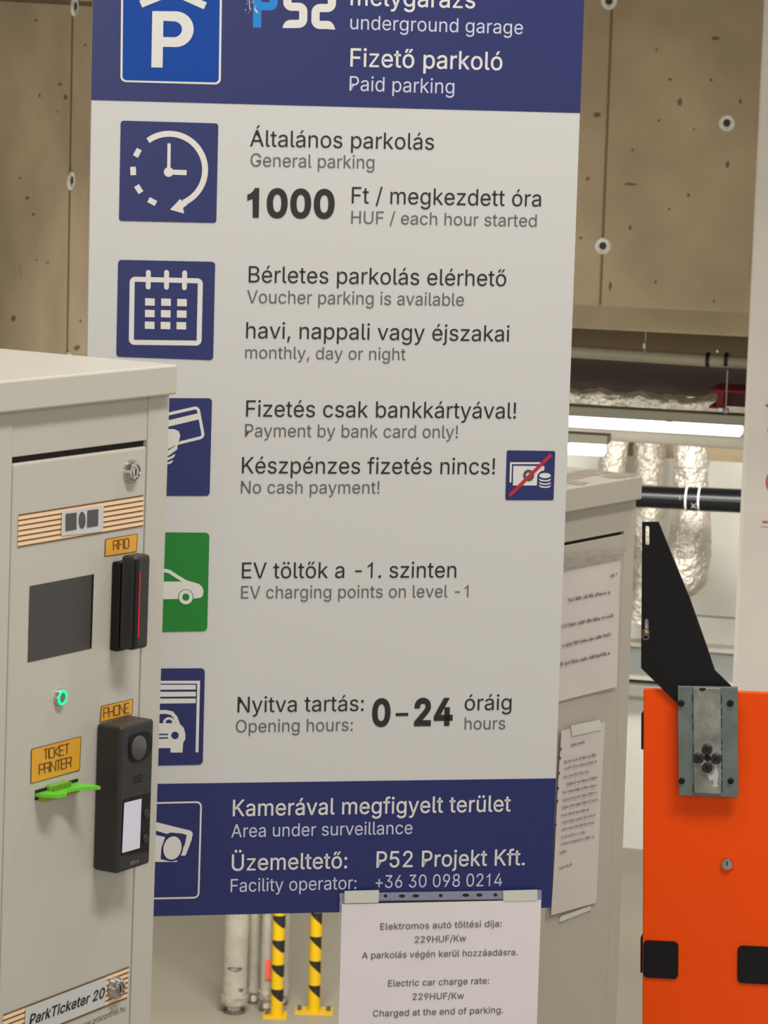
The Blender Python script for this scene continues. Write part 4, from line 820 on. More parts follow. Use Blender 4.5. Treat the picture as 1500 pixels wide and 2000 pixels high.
# no cash
ic = icon('cash_icon', 'small navy square with crossed out banknote and coins', ((989.9, 879.4), (1084.5, 881), (1081.2, 977), (987, 976.8)), 3.5, 'navy')
q = lambda x, y: (x / 8.333 + 940, y / 8.333 + 860)
deco(ic, 'banknote', 'white', Z2, lambda p: (p.stroke([q(474, 685), q(484, 372), q(965, 372)], 3.7), p.poly([q(520, 415), q(1030, 420), q(1022, 490), q(965, 505), q(915, 560), q(903, 735), q(514, 735)])))
deco(ic, 'banknote_ring', 'slate', Z3, lambda p: p.ell(*q(770, 572), 10.9, 11.6, hole=0.46))
def coins(p):
    p.ell(*q(1037, 574), 11.3, 5.2)
    for y in (628, 682, 732):
        p.poly([q(943, y - 12), q(965, y + 8), q(1037, y + 22), q(1110, y + 10), q(1132, y - 8), q(1130, y + 14), q(1105, y + 36), q(1037, y + 44), q(966, y + 34), q(941, y + 10)])
deco(ic, 'coins', 'white', Z3, coins)
deco(ic, 'red_slash', 'red_ink', Z4, lambda p: p.stroke([q(455, 905), q(1138, 232)], 6.8))
# electric car
ic = icon('electric_car_icon', 'green square with a white car', ((221, 1039), (409, 1040.5), (404.7, 1232.7), (216, 1236)), 8, 'green')
q3 = lambda x, y: (x / 3.704 + 280, y / 3.704 + 1000)
def evc(p):
    p.stroke([q3(40, 440), q3(100, 424), q3(160, 424), q3(190, 432), q3(240, 465), q3(300, 502), q3(345, 518)], 7)
    p.poly([q3(60, 503), q3(290, 503), q3(330, 500), q3(370, 510), q3(405, 522), q3(428, 545), q3(435, 575), q3(430, 606), q3(415, 620), q3(365, 627), q3(60, 633)])
evp = deco(ic, 'car_body', 'white', Z2, evc)
deco(ic, 'wheel_gap', 'green', Z3, lambda p: p.ell(*q3(307, 616), 15.2, 15.4))
deco(ic, 'wheel', 'white', Z4, lambda p: p.ell(*q3(307, 616), 13.8, 14.2, hole=0.5))
# garage
ic = icon('garage_icon', 'navy square with a white car under a shutter', ((212, 1306), (400.3, 1305.2), (396, 1493.6), (208, 1497)), 8, 'navy')
def gar(p):
    p.stroke([q3(-60, 1232), q3(400, 1231), q3(388, 1738)], 5.6)
    for y, yr in ((1267, 1266), (1318, 1316), (1368, 1365)): p.poly([q3(-40, y - 17), q3(380, yr - 16), q3(379, yr + 18), q3(-40, y + 20)])
    p.stroke([q3(60, 1450), q3(160, 1446), q3(205, 1455), q3(232, 1485), q3(246, 1520), q3(254, 1560)], 7.5)
    p.poly([q3(60, 1528), q3(262, 1530), q3(292, 1562), q3(304, 1605), q3(303, 1645), q3(288, 1668), q3(283, 1740), q3(196, 1740), q3(196, 1708), q3(60, 1708)])
    p.ell(*q3(186, 1528), 12, 12)
deco(ic, 'car_and_shutter', 'white', Z2, gar)
deco(ic, 'car_detail', 'navy', Z3, lambda p: (p.ell(*q3(229, 1616), 7.3), p.poly([q3(100, 1604), q3(178, 1604), q3(178, 1614), q3(100, 1614)]), p.poly([q3(100, 1630), q3(178, 1629), q3(178, 1639), q3(100, 1640)]), p.poly([q3(160, 1527), q3(166, 1508), q3(186, 1500), q3(204, 1508), q3(210, 1527)])))
# surveillance camera
ic = deco(S, 'camera_icon', 'white', Z1, lambda p: p.rquad((208, 1569), (394.6, 1564.8), (389.3, 1754.8), (203, 1758.5), 11, hole=3.3), 'white rounded outline with a surveillance camera')
q4 = lambda x, y: (x / 3.571 + 280, y / 3.571 + 1500)
def cctv(p):
    p.poly([q4(20, 358), q4(92, 378), q4(330, 437), q4(345, 455), q4(337, 500), q4(295, 610), q4(262, 612), q4(259, 598), q4(290, 530), q4(303, 468), q4(270, 457), q4(190, 450), q4(165, 460), q4(92, 438), q4(20, 420)])
    p.poly([q4(20, 455), q4(90, 468), q4(152, 482), q4(125, 560), q4(120, 636), q4(180, 650), q4(240, 645), q4(232, 655), q4(90, 655), q4(20, 640)])
deco(ic, 'camera_housing', 'white', Z2, cctv)
deco(ic, 'lens', 'white', Z3, lambda p: p.ell(*q4(203, 558), 17.5, 23, rot=0.22))
deco(ic, 'lens_gap', 'navy', Z2 + 0.0001, lambda p: p.ell(*q4(205, 560), 20, 26, rot=0.22, hole=0.86))

# paper notice in a punched sleeve, taped to the sign
T = thing('charge_rate_notice', 'white paper notice on electric car charging in a punched sleeve taped below the sign', 'notice', frS)
zp = 0.006
a = uv(frS, 667.6, 1764.4, zp); b = uv(frS, 1057.0, 1758.9, zp); wv = b[0] - a[0]
yt = (a[1] + b[1]) / 2
def sheet(mb, x0, x1, y0, y1, z, n=16, amp=0.0016, seed=0):
    vs = []; m = int(n * 1.4)
    for j in range(m + 1):
        for i in range(n + 1):
            x = x0 + (x1 - x0) * i / n; y = y0 + (y1 - y0) * j / m
            vs.append((x, y, z + amp * noise.noise(Vector((x * 9 + seed, y * 7, seed))) * min(1, (m - j) / 3)))
    fs = [(j * (n + 1) + i, j * (n + 1) + i + 1, (j + 1) * (n + 1) + i + 1, (j + 1) * (n + 1) + i) for j in range(m) for i in range(n)]
    k = len(vs); return mb.add(vs, fs)
part('sheet', sheet(MB(), a[0], b[0], yt - wv * 1.414, yt, zp, amp=0.0007, seed=2), M['paper'], T, smooth=True)
p = Print(frS, zp - 0.001)
def hole(cx, cy, rx, ry, n=12): return [(cx + rx * math.cos(2 * PI * i / n), cy + ry * math.sin(2 * PI * i / n)) for i in range(n)]
q5 = lambda x, y: (x / 3.261 + 640, y / 3.261 + 1700)
hl = [hole(*q5(x, y), w, 3.4) for x, y, w in ((368, 163, 3.8), (474, 163, 6.5), (561, 162, 6.8), (720, 160, 3.9), (880, 158, 6.9), (966, 157, 6), (1068, 156, 3.9))]
p.poly([(663, 1744.5), (1057.6, 1738.3), (1058, 1761), (664, 1766)], *hl); part('punched_strip', p, M['sleeve'], T)
for h in hl: part('punch_hole', Print(frS, 0.0032).poly(h), M['black_ink'], T)
p = Print(frS, zp - 0.0012); p.poly([(663, 1762), (671, 1762), (668.5, 2000), (667, 2360), (659, 2360), (662, 2000)]); part('sleeve_edge', p, M['sleeve'], T)
p = Print(frS, zp + 0.0009); p.poly([(672.8, 1740), (740.3, 1738.3), (739.7, 1762.9), (672.8, 1764.4)]); part('tape', p, M['tape'], T)
p = Print(frS, zp + 0.0009); p.poly([(982.8, 1739.3), (1049.4, 1737.4), (1050, 1758.9), (982.8, 1759.8)]); part('tape', p, M['tape'], T)
p = Print(frS, zp - 0.0006); p.poly([(738, 1759.5), (984, 1756.5), (984, 1761), (738, 1764)]); part('strip_edge', p, M['black_ink'], T)
for s, L, R, c in (('Elektromos autó töltési díja:', (742.7, 1815.9), (979.8, 1809.8), 12.6), ('229HUF/Kw', (810.2, 1841.7), (910.5, 1838.6), 12.8), ('A parkolás végén kerül hozzáadásra.', (706.8, 1872.3), (1011, 1865.6), 12.6),
                   ('Electric car charge rate:', (758, 1927), (955.2, 1921.4), 12.6), ('229HUF/Kw', (805.6, 1953), (906.2, 1950.8), 12.8), ('Charged at the end of parking.', (728.3, 1985.8), (982.8, 1978.4), 12.6)):
    p = Print(frS, zp + 0.0008); p.text(s, L, R, c, 6); part('lettering', p, M['toner'], T)

# ------------------------------------------------------------------ the ticket machine
frK = frame(1.0467, 0.0011, -0.0167, 300, 1300, 2.87)
K = thing('ticket_machine', 'grey powder-coated parking ticket machine with screen, amber labels and striped band', 'ticket machine', frK)
zk = frK['O'].z / frK['Y'].z
u = lambda px, py, z=0.0: uv(frK, px, py, z)
dl = u(21.5, 1080)[0]; dl2 = u(9.5, 1600)[0]; dl = (dl + dl2) / 2; dr = (u(283.7, 1075)[0] + u(261, 1717)[0]) / 2
br = (u(318, 1240)[0] + u(300, 1800)[0]) / 2
bl = dl - 0.055
dtop = (u(25, 905)[1] + u(288, 873)[1]) / 2
cz = 0.010
cb = (u(347, 770, cz)[1] + u(0, 808, cz)[1]) / 2; ct = (u(347, 712, cz)[1] + u(0, 745, cz)[1]) / 2
cr = u(347, 740, cz)[0]
DEP = 0.24
part('body', MB().box(bl, br, -zk, cb + 0.005, -DEP, -0.006, 0.002), M['powder'], K)
part('left_stile', MB().box(bl, dl - 0.0012, -zk, cb + 0.004, -0.008, 0.0, 0.0012), M['powder'], K)
part('right_stile', MB().box(dr + 0.0012, br, -zk, cb + 0.004, -0.008, 0.0, 0.0012), M['powder'], K)
part('top_panel', MB().box(dl - 0.0008, dr + 0.0008, dtop + 0.0052, cb + 0.004, -0.008, -0.0012, 0.0008), M['powder'], K)
part('door_gap', MB().box(dl - 0.0005, dr + 0.0005, -zk + 0.05, dtop + 0.005, -0.0065, -0.005), M['gap'], K)
door = part('door', MB().box(dl + 0.0006, dr - 0.0006, -zk + 0.06, dtop, -0.006, 0.0, 0.0022, 3), M['powder'], K)
part('cap', MB().box(bl - (cr - br), cr, cb, ct, -DEP - 0.008, cz, 0.0018, 2), M['powder'], K, 'overhanging folded lid')
def kprint(name, ink, z, fn, parent=K, label=None):
    p = Print(frK, z); fn(p); return part(name, p, M[ink], parent, label)
zz = 0.0004
def lerp(a, b, t): return (a[0] + (b[0] - a[0]) * t, a[1] + (b[1] - a[1]) * t)
TL, TR, BR_, BL = (36, 1006.5), (280, 968), (279.5, 1026.5), (34.4, 1068)
def grid(s, t): return lerp(lerp(TL, TR, s), lerp(BL, BR_, s), t)
kb = kprint('striped_band', 'cream', zz, lambda p: p.poly([TL, TR, BR_, BL]), label='cream and brown striped band with a camera window')
def lines(p):
    for i in range(7):
        t = i / 6
        rngs = ((0, 1),) if i in (0, 6) else ((0, 0.352), (0.678, 1))
        for a, b in rngs: p.stroke([grid(a, t), grid(b, t)], 2.3)
kprint('stripe', 'brown_ink', zz * 2, lines, kb)
kprint('camera_window', 'silver', zz * 3, lambda p: p.poly([(121, 999.5), (202.6, 987.5), (201.2, 1038), (119.8, 1046.5)]), kb)
kprint('camera_eye', 'slate', zz * 4, lambda p: p.poly([(128.6, 1003.6), (150, 1001), (149.6, 1034.2), (128.4, 1037.4)]), kb)
kprint('camera_eye', 'slate', zz * 4, lambda p: p.poly([(171, 997), (192.4, 994.4), (191.6, 1027), (170.4, 1030.4)]), kb)
kprint('camera_eye', 'slate', zz * 4, lambda p: p.ell(160.6, 1016, 6.7, 16.6), kb)
def label_plate(quad, name='amber_label', label=None):
    o = kprint(name, 'brown_ink', zz, lambda p: p.rquad(*quad, 2.5), label=label)
    c = [Vector(x) for x in quad]; m = sum(c, Vector((0, 0))) / 4
    inn = [tuple(x + Vector((1.3 if x.x < m.x else -1.3, 1.3 if x.y < m.y else -1.3))) for x in c]
    kprint('amber_face', 'amber', zz * 2, lambda p: p.rquad(*inn, 2), o); return o
lb = label_plate(((205.5, 1053), (269.2, 1042), (267.2, 1078), (204.4, 1087.5)), label='amber label reading RFID')
kprint('lettering', 'brown_ink', zz * 3, lambda p: p.letters('RFID', (222, 1074.5), (252, 1070), 18.5, 1.6), lb)
lb = label_plate(((197.5, 1379), (260.5, 1364.5), (258.5, 1396), (195, 1411)), label='amber label reading PHONE')
kprint('lettering', 'brown_ink', zz * 3, lambda p: p.letters('PHONE', (203, 1402), (252.5, 1391.5), 19, 1.6, 0.1), lb)
lb = label_plate(((61, 1463), (159, 1437.8), (156.2, 1505), (59.6, 1531)), label='amber label reading TICKET PRINTER')
kprint('lettering', 'brown_ink', zz * 3, lambda p: (p.letters('TICKET', (85.5, 1484), (135.5, 1471.5), 19.5, 1.7, 0.1), p.letters('PRINTER', (77, 1513), (139.5, 1497.5), 19.5, 1.7, 0.1)), lb)
# screen, set back in its opening
SQ = [(58.2, 1144.8), (183.6, 1121.2), (179, 1266.4), (54.4, 1293.8)]
kprint('screen', 'screen', zz, lambda p: p.poly(SQ), label='dark square display')
kprint('screen_edge', 'black_matt', zz * 2, lambda p: p.poly([(180.6, 1124), (183.4, 1121.6), (179, 1266.2), (176.4, 1264)]))
# lock barrels
def barrel(px, py, rpx, parent=K, fr=frK, hgt=0.0062, label=None):
    x, y = uv(fr, px, py); r = rpx * 2.87 / F if fr is frK else rpx
    o = part('lock', MB().lathe([(r, 0.0), (r * 0.98, hgt * 0.25), (r * 0.80, hgt), (r * 0.62, hgt * 1.05), (r * 0.60, hgt * 0.85), (r * 0.42, hgt * 0.85), (r * 0.40, hgt * 1.0), (0.0005, hgt * 1.0)], x, y, 32), M['chrome'], parent, label, smooth=True)
    part('keyhole', MB().box(x - r * 0.07, x + r * 0.07, y - r * 0.28, y + r * 0.28, hgt * 1.0, hgt * 1.04), M['gap'], o)
    return o
barrel(254, 920.5, 23.5, label='chrome lock at the top of the door')
barrel(221.5, 1928.5, 23, hgt=0.0075, label='chrome lock on the lower striped band')
# lit push button
x, y = u(115, 1361.5); r = 16.5 * 2.87 / F
b = part('push_button', MB().lathe([(r, 0), (r, 0.002), (r * 0.9, 0.0035), (r * 0.55, 0.0035), (0.0003, 0.003)], x, y, 28), M['chrome'], K, smooth=True)
part('light_ring', MB().lathe([(r * 0.9, 0.0036), (r * 0.86, 0.0046), (r * 0.62, 0.0046), (r * 0.58, 0.0036)], x, y, 28, caps=False), M['led_green'], b, 'glowing green ring')
part('button_center', MB().lathe([(r * 0.56, 0.0036), (r * 0.5, 0.0042), (0.0003, 0.0042)], x, y, 24), M['galv'], b)
# card reader
xa, yb_ = u(213.5, 1271); _, ya = u(214.5, 1097.5)
zb1 = 0.0
xs = u(221, 1180)[0]
z1 = solve_z(frK, xa, (ya + yb_) / 2, 233)
xr0 = u(233, 1180, z1)[0]
z2 = solve_z(frK, xr0, (ya + yb_) / 2, 262)
rt = u(295, 1100, z2)[0]; yt2 = u(285, 1084, z2)[1]; yb2 = u(285, 1266, z2)[1]
rd = part('card_reader', MB().box(xa, rt - 0.008, yb_, ya, 0, z1, 0.0015), M['black_matt'], K, 'black wall-mounted card reader with a red light line')
part('reader_body', MB().box(xr0, rt, yb2, yt2, z1, z2, 0.0035, 3), M['black'], rd)
xl = u(270, 1190, z2)[0]
_, la = u(270, 1117, z2); _, lb_ = u(268, 1246, z2)
part('reader_face', MB().box(xr0 + 0.0005, xl - 0.0006, yb2 + 0.003, yt2 - 0.003, z2 - 0.002, z2 + 0.0006, 0.0005), M['black_matt'], rd)
part('light_line', MB().box(xl - 0.0006, xl + 0.0006, lb_, la, z2, z2 + 0.001), M['led_red'], rd, 'red light line')
# door phone
xp = u(184.5, 1560)[0]; _, yp0 = u(181, 1701); _, yp1 = u(191.5, 1415)
zp2 = solve_z(frK, xp, (yp0 + yp1) / 2, 232.5)
xq = (u(302.5, 1410, zp2)[0] + u(292.5, 1680, zp2)[0]) / 2
y0 = (u(231, 1707, zp2)[1] + u(292.3, 1687, zp2)[1]) / 2; y1 = (u(234.7, 1421, zp2)[1] + u(303, 1403.4, zp2)[1]) / 2
ph = part('door_phone', MB().box(xp, xq, y0, y1, 0, zp2, 0.003, 3), M['black'], K, 'black intercom with camera eye and lit name card')
def pprint(name, ink, dz, fn, label=None):
    p = Print(frK, zp2 + dz); fn(p); return part(name, p, M[ink], ph, label)
q6 = lambda x, y: (x / 5.556 + 160, y / 5.556 + 1380)
pprint('camera_bezel', 'black_matt', 0.0003, lambda p: p.poly([q6(*c) for c in ((515, 330), (560, 300), (690, 268), (735, 280), (762, 330), (765, 430), (748, 500), (705, 560), (640, 600), (560, 615), (520, 590), (505, 540), (505, 380))]))
lx_, ly_ = u(*q6(605, 448), zp2); lr = 24.5 * 2.8 / F
part('camera_lens', MB().lathe([(lr, 0.0), (lr * 0.98, 0.002), (lr * 0.85, 0.0032), (0.0003, 0.0036)], lx_, ly_, 28), M['slate'], ph, smooth=True).location.z = zp2
pprint('speaker_slot', 'black_matt', 0.0003, lambda p: [p.stroke([q6(560, y), q6(660, y - 22)], 2.6) for y in (765, 797, 828)])
pprint('button_panel', 'black_matt', 0.0003, lambda p: p.poly([q6(448, 1010), q6(748, 935), q6(722, 1570), q6(425, 1625)]))
pprint('name_card', 'card_white', 0.0006, lambda p: p.rquad(q6(460, 1045), q6(648, 998), q6(628, 1535), q6(435, 1590), 1), 'pale lit name card')
for c in ((697, 1162), (687, 1435)):
    x, y = u(*q6(*c), zp2); rr = 9.5 * 2.8 / F
    part('call_button', MB().lathe([(rr, 0), (rr * 0.9, 0.0012), (0.0003, 0.0012)], x, y, 20), M['black'], ph, smooth=True).location.z = zp2 + 0.0003
pprint('maker_mark', 'soft_ink', 0.0004, lambda p: p.text('alhua', q6(522, 1724), q6(615, 1690), 8, 14))
# lime ticket mouth
gx0, gy0 = u(68, 1553); gx1, _ = u(148, 1527)
tm = part('ticket_mouth', MB().box(gx0, gx1 + 0.002, gy0 - 0.0045, gy0 + 0.0042, -0.001, 0.0012, 0.0004), M['gap'], K, 'lime green ticket mouth')
w = gx1 - gx0
outl = [(gx0, 0.0), (gx0, 0.006), (gx0 + w * .10, 0.019), (gx0 + w * .30, 0.0205), (gx0 + w * .48, 0.0125), (gx0 + w * .62, 0.013), (gx0 + w * 0.80, 0.018), (gx0 + w * 0.93, 0.0245), (gx1 - 0.001, 0.0268), (gx1 + 0.001, 0.022), (gx1 + 0.001, 0.0)]
mb = MB(); mb.prism([outl], gy0 - 0.0012, gy0 + 0.0016)
mb.v = [(x, z, y) for x, y, z in mb.v]
part('lip', mb, M['lime'], tm)
mb = MB().box(gx0 + w * 0.26, gx0 + w * 0.72, gy0 + 0.001, gy0 + 0.0062, 0, 0.006, 0.0015)
for i in range(9): xx = gx0 + w * (0.29 + 0.05 * i); mb.box(xx - 0.0006, xx + 0.0006, gy0 + 0.002, gy0 + 0.0056, 0.006, 0.0085)
M['olive'] = material('olive_green_plastic', (112, 168, 44), 0.4)
part('grip', mb, M['olive'], tm)
part('under_lip', MB().box(gx0 + w * 0.06, gx0 + w * 0.92, gy0 - 0.0058, gy0 - 0.0014, 0, 0.008, 0.001), material('amber_green_plastic', (150, 150, 50), 0.4), tm)
# lower band
TL, TR, BR_, BL = (6.5, 1983), (252, 1889), (248, 1948.5), (2, 2048)
kb = kprint('striped_band', 'cream', zz, lambda p: p.poly([TL, TR, BR_, BL]), label='cream and brown striped band with the maker name')
def lines2(p):
    for i in range(7):
        t = i / 6
        for a, b in ((0, 1),) if i in (0, 6) else ((0, 0.185), (0.80, 1)): p.stroke([grid(a, t), grid(b, t)], 2.3)
kprint('stripe', 'brown_ink', zz * 2, lines2, kb)
kprint('name_field', 'silver', zz * 3, lambda p: p.poly([grid(.18, .035), grid(.825, .035), grid(.825, .965), grid(.18, .965)]), kb)
kprint('lettering', 'black_ink', zz * 4, lambda p: p.text('ParkTicketer 20', (57, 2003), (203, 1948.5), 20.5, 14, 0.24), kb)
kprint('lettering', 'grey_ink', zz, lambda p: p.text('www.procontrol.hu', (152, 2012), (244.5, 1974.5), 11.5, 0, 0.2))

# ------------------------------------------------------------------ the cabinet behind the sign
frN = frame(0.9174, 0, 0.0064, 1243, 980, 3.78)
N_ = thing('cabinet', 'second grey machine cabinet half hidden by the sign, with two taped papers', 'cabinet', frN)
zn = frN['O'].z / frN['Y'].z
v_ = lambda px, py, z=0.0: uv(frN, px, py, z)
nr = (v_(1243, 980)[0] + v_(1204, 1990)[0]) / 2
cz = 0.010; ncb = v_(1255, 975.5, cz)[1]; nct = v_(1255, 929, cz)[1]; ncr = v_(1255, 950, cz)[0]; NW = 0.245
nsr = v_(1219, 1044)[0]; nst = v_(1219, 1044)[1]
part('body', MB().box(nr - NW, nr, -zn, ncb + 0.004, -0.16, -0.006, 0.002), M['powder2'], N_)
part('right_stile', MB().box(nsr + 0.001, nr, -zn, ncb + 0.003, -0.008, 0.0, 0.001), M['powder2'], N_)
part('left_stile', MB().box(nr - NW, nr - NW + 0.04, -zn, ncb + 0.003, -0.008, 0.0, 0.001), M['powder2'], N_)
part('top_panel', MB().box(nr - NW + 0.04, nsr + 0.0012, nst + 0.004, ncb + 0.003, -0.008, 0.0, 0.0004), M['powder2'], N_)
part('door_gap', MB().box(nr - NW + 0.04, nsr, -zn + 0.05, nst + 0.004, -0.0065, -0.005), M['gap'], N_)
part('door', MB().box(nr - NW + 0.04, nsr + 0.0004, -zn + 0.06, nst, -0.006, 0.0, 0.001), M['powder2'], N_)
part('cap', MB().box(nr - NW - (ncr - nr), ncr, ncb, nct, -0.17, cz, 0.002, 2), M['powder2'], N_, 'overhanging folded lid with worn tape on top')
# tape remains on the lid
def lidpatch(x0, x1, z0, z1, seed):
    vs = []; n = 8; rr = random.Random(seed)
    for j in range(5):
        for i in range(n + 1):
            vs.append((x0 + (x1 - x0) * i / n + rr.uniform(-.002, .002), nct + 0.0012 + rr.uniform(0, .0014), z0 + (z1 - z0) * j / 4 + rr.uniform(-.003, .003)))
    return MB().add(vs, [(j * (n + 1) + i, j * (n + 1) + i + 1, (j + 1) * (n + 1) + i + 1, (j + 1) * (n + 1) + i) for j in range(4) for i in range(n)])
part('tape_remnant', lidpatch(ncr - 0.13, ncr - 0.10, -0.15, 0.008, 1), M['clear_tape'], N_)
part('tape_remnant', lidpatch(ncr - 0.10, ncr - 0.003, -0.06, -0.025, 2), M['clear_tape'], N_)
part('tape_remnant', lidpatch(ncr - 0.05, ncr - 0.004, -0.02, 0.0095, 5), M['clear_tape'], N_)

def scribble(fr, z, L, R, h, seed, ink='toner', w=0.9, dens=1.0):
    p = Print(fr, z); rr = random.Random(seed); x = 0.0; Lp = math.hypot(R[0] - L[0], R[1] - L[1]); s = 0
    while s < Lp:
        n = rr.randint(2, 7)
        for _ in range(n):
            if s > Lp: break
            t = s / Lp; bx, by = L[0] + (R[0] - L[0]) * t, L[1] + (R[1] - L[1]) * t
            hh = h * rr.choice((0.62, 0.62, 0.62, 1.0, 1.0)); up = (rr.uniform(-.1, .1) * h, -hh)
            p.stroke([(bx, by), (bx + up[0], by + up[1])], w)
            if rr.random() < 0.7: p.stroke([(bx, by - h * rr.choice((0.05, 0.55))), (bx + h * 0.33, by - h * rr.choice((0.05, 0.55, 0.3)))], w * 0.8)
            s += h * 0.36 / dens
        s += h * 0.35
    return p
N1 = thing('guest_notice', 'creased white paper with four grey text lines taped on the rear cabinet, upper one', 'notice', frN)
zq = 0.003
A4w = v_(1212.9, 1093.2)[0] - 0.205
pt1 = v_(1212.9, 1093.2, zq); pb1 = v_(1202.5, 1341.5, zq)
mb = sheet(MB(), A4w, (pt1[0] + pb1[0]) / 2, pb1[1], pt1[1], zq, n=12, amp=0.0022, seed=5); part('sheet', mb, M['paper2'], N1, smooth=True)
q7 = lambda x, y: (x / 3.846 + 1040, y / 3.846 + 880)
p = Print(frN, zq + 0.0014); p.poly([q7(200, 770), q7(710, 735), q7(690, 770), q7(668, 822), q7(235, 912), q7(200, 915)]); part('clear_tape', p, M['clear_tape'], N1)
for i, (a, b, h) in enumerate(((q7(275, 1135), q7(585, 1072), 7), (q7(215, 1335), q7(605, 1250), 7), (q7(228, 1478), q7(590, 1388), 6.5), (q7(212, 1618), q7(582, 1530), 7), (q7(593, 952), q7(632, 935), 8))):
    part('text_line', scribble(frN, zq + 0.0016, a, b, h, i, 'toner', 1.25, 1.15), M['toner'], N1)
N2 = thing('rules_notice', 'white paper full of small text in a punched sleeve on the rear cabinet, lower one', 'notice', frN)
q8 = lambda x, y: (x / 3.225 + 1040, y / 3.225 + 1380)
pt1 = v_(*q8(455, 95), zq); pb1 = v_(*q8(400, 1235), zq); pl1 = v_(*q8(180, 150), zq); pl2 = v_(*q8(115, 1315), zq)
quad = [(pl2[0], pl2[1]), (pb1[0], pb1[1]), (pt1[0], pt1[1]), (pl1[0], pl1[1])]
vs = []; n = 10; m = 16
for j in range(m + 1):
    for i in range(n + 1):
        l = Vector(quad[0]).lerp(Vector(quad[3]), j / m); rr_ = Vector(quad[1]).lerp(Vector(quad[2]), j / m); c = l.lerp(rr_, i / n)
        vs.append((c.x, c.y, zq + 0.002 * noise.noise(Vector((c.x * 14, c.y * 6, 3)))))
part('sheet', MB().add(vs, [(j * (n + 1) + i, j * (n + 1) + i + 1, (j + 1) * (n + 1) + i + 1, (j + 1) * (n + 1) + i) for j in range(m) for i in range(n)]), M['paper2'], N2, smooth=True)
p = Print(frN, 0.0012); p.poly([q8(160, 150), q8(180, 150), q8(125, 1316), q8(85, 1340)]); part('sleeve_edge', p, M['clear_tape'], N2)
p = Print(frN, 0.0014); p.poly([q8(90, 1310), q8(400, 1225), q8(402, 1240), q8(88, 1348)]); part('sleeve_edge', p, M['clear_tape'], N2)
p = Print(frN, zq + 0.0022); p.poly([q8(243, 120), q8(425, 82), q8(438, 145), q8(250, 185)]); part('tape', p, M['tape'], N2)
p = Print(frN, 0.0019); p.poly([q8(165, 1350), q8(180, 1320), q8(365, 1255), q8(370, 1280), q8(180, 1355)]); part('tape', p, M['tape'], N2)
p = Print(frN, zq + 0.0016)
for c in ((177, 268), (172, 325), (166, 420), (159, 515), (155, 595), (145, 745), (133, 893)):
    a = q8(*c); part('punch_hole', Print(frN, zq + 0.0016).ell(a[0] + 1, a[1], 1.3, 3.2, n=8), M['black_ink'], N2)
for i, (xa_, xb_, ya_, yb__, ink) in enumerate(((245, 332, 252, 226, 'toner'), (205, 400, 357, 310, 'toner'), (205, 415, 397, 350, 'soft_ink'), (200, 355, 450, 415, 'soft_ink'), (220, 412, 497, 452, 'toner'), (195, 408, 548, 500, 'toner'), (195, 410, 597, 545, 'soft_ink'), (190, 408, 645, 592, 'toner'), (187, 352, 692, 655, 'toner'), (190, 398, 740, 688, 'soft_ink'), (187, 390, 782, 735, 'soft_ink'), (185, 335, 830, 795, 'soft_ink'), (185, 385, 872, 825, 'soft_ink'), (175, 216, 930, 915, 'soft_ink'), (172, 248, 1025, 1000, 'soft_ink'))):
    part('text_line', scribble(frN, zq + 0.002, q8(xa_, ya_), q8(xb_, yb__), 5.2, 20 + i, ink, 1.0, 1.0), M[ink], N2)

# ------------------------------------------------------------------ the orange barrier
frO = frame(-0.205, 0, 0.0381, 1256, 1500, 4.1)
G = thing('barrier', 'orange parking barrier cabinet with steel plate and black boom bracket', 'barrier', frO)
zo = frO['O'].z / frO['Y'].z
o_ = lambda px, py, z=0.0: uv(frO, px, py, z)
ox0 = o_(1256, 1500)[0]; oy1 = o_(1380, 1348)[1]; ox1 = o_(1519, 1500)[0]
mb = MB().add([(ox0, -zo, 0), (ox1, -zo, 0), (ox1, oy1, 0), (ox0, oy1, 0), (ox0, -zo, -0.19), (ox1, -zo, -0.19), (ox1, oy1 - 0.036, -0.19), (ox0, oy1 - 0.036, -0.19)],
              [(0, 1, 2, 3), (5, 4, 7, 6), (3, 2, 6, 7), (0, 4, 5, 1), (1, 5, 6, 2), (4, 0, 3, 7)])
ho = part('housing', mb, M['orange'], G, 'bright orange steel housing')
bv = ho.modifiers.new('bevel', 'BEVEL'); bv.width = 0.0025; bv.segments = 3; bv.limit_method = 'ANGLE'
def sq(pa, pb, name='corner_pad'):
    a = o_(*pa); b = o_(*pb); mb = MB(); r = 0.006
    x0_, x1_, y0_, y1_ = a[0], b[0], b[1], a[1]; c = []
    for (cx, cy, t0) in ((x1_ - r, y1_ - r, 0), (x0_ + r, y1_ - r, 90), (x0_ + r, y0_ + r, 180), (x1_ - r, y0_ + r, 270)):
        for k in range(6): t = math.radians(t0 + 18 * k); c.append((cx + r * math.cos(t), cy + r * math.sin(t)))
    mb.prism([c], 0, 0.003); return part(name, mb, M['black_matt'], G)
sq((1256.8, 1835.5), (1324.8, 1911.5)); sq((1441, 1846), (1508, 1922))
for ya_, yb__ in ((1395, 1466), (1833, 1903)):
    a = o_(1254, ya_)[1]; b = o_(1254, yb__)[1]
    part('side_pad', MB().box(ox0 - 0.0035, ox0, b, a, -0.05, -0.006, 0.001), M['black_matt'], G)
x, y = o_(1421, 1686)
lk = part('lock', MB().lathe([(0.0082, 0), (0.0082, 0.004), (0.007, 0.0065), (0.0003, 0.0068)], x, y, 26), M['chrome'], G, smooth=True)
part('keyhole', MB().box(x - 0.0007, x + 0.0007, y - 0.0015, y + 0.004, 0.0068, 0.0072), M['maroon'], lk)
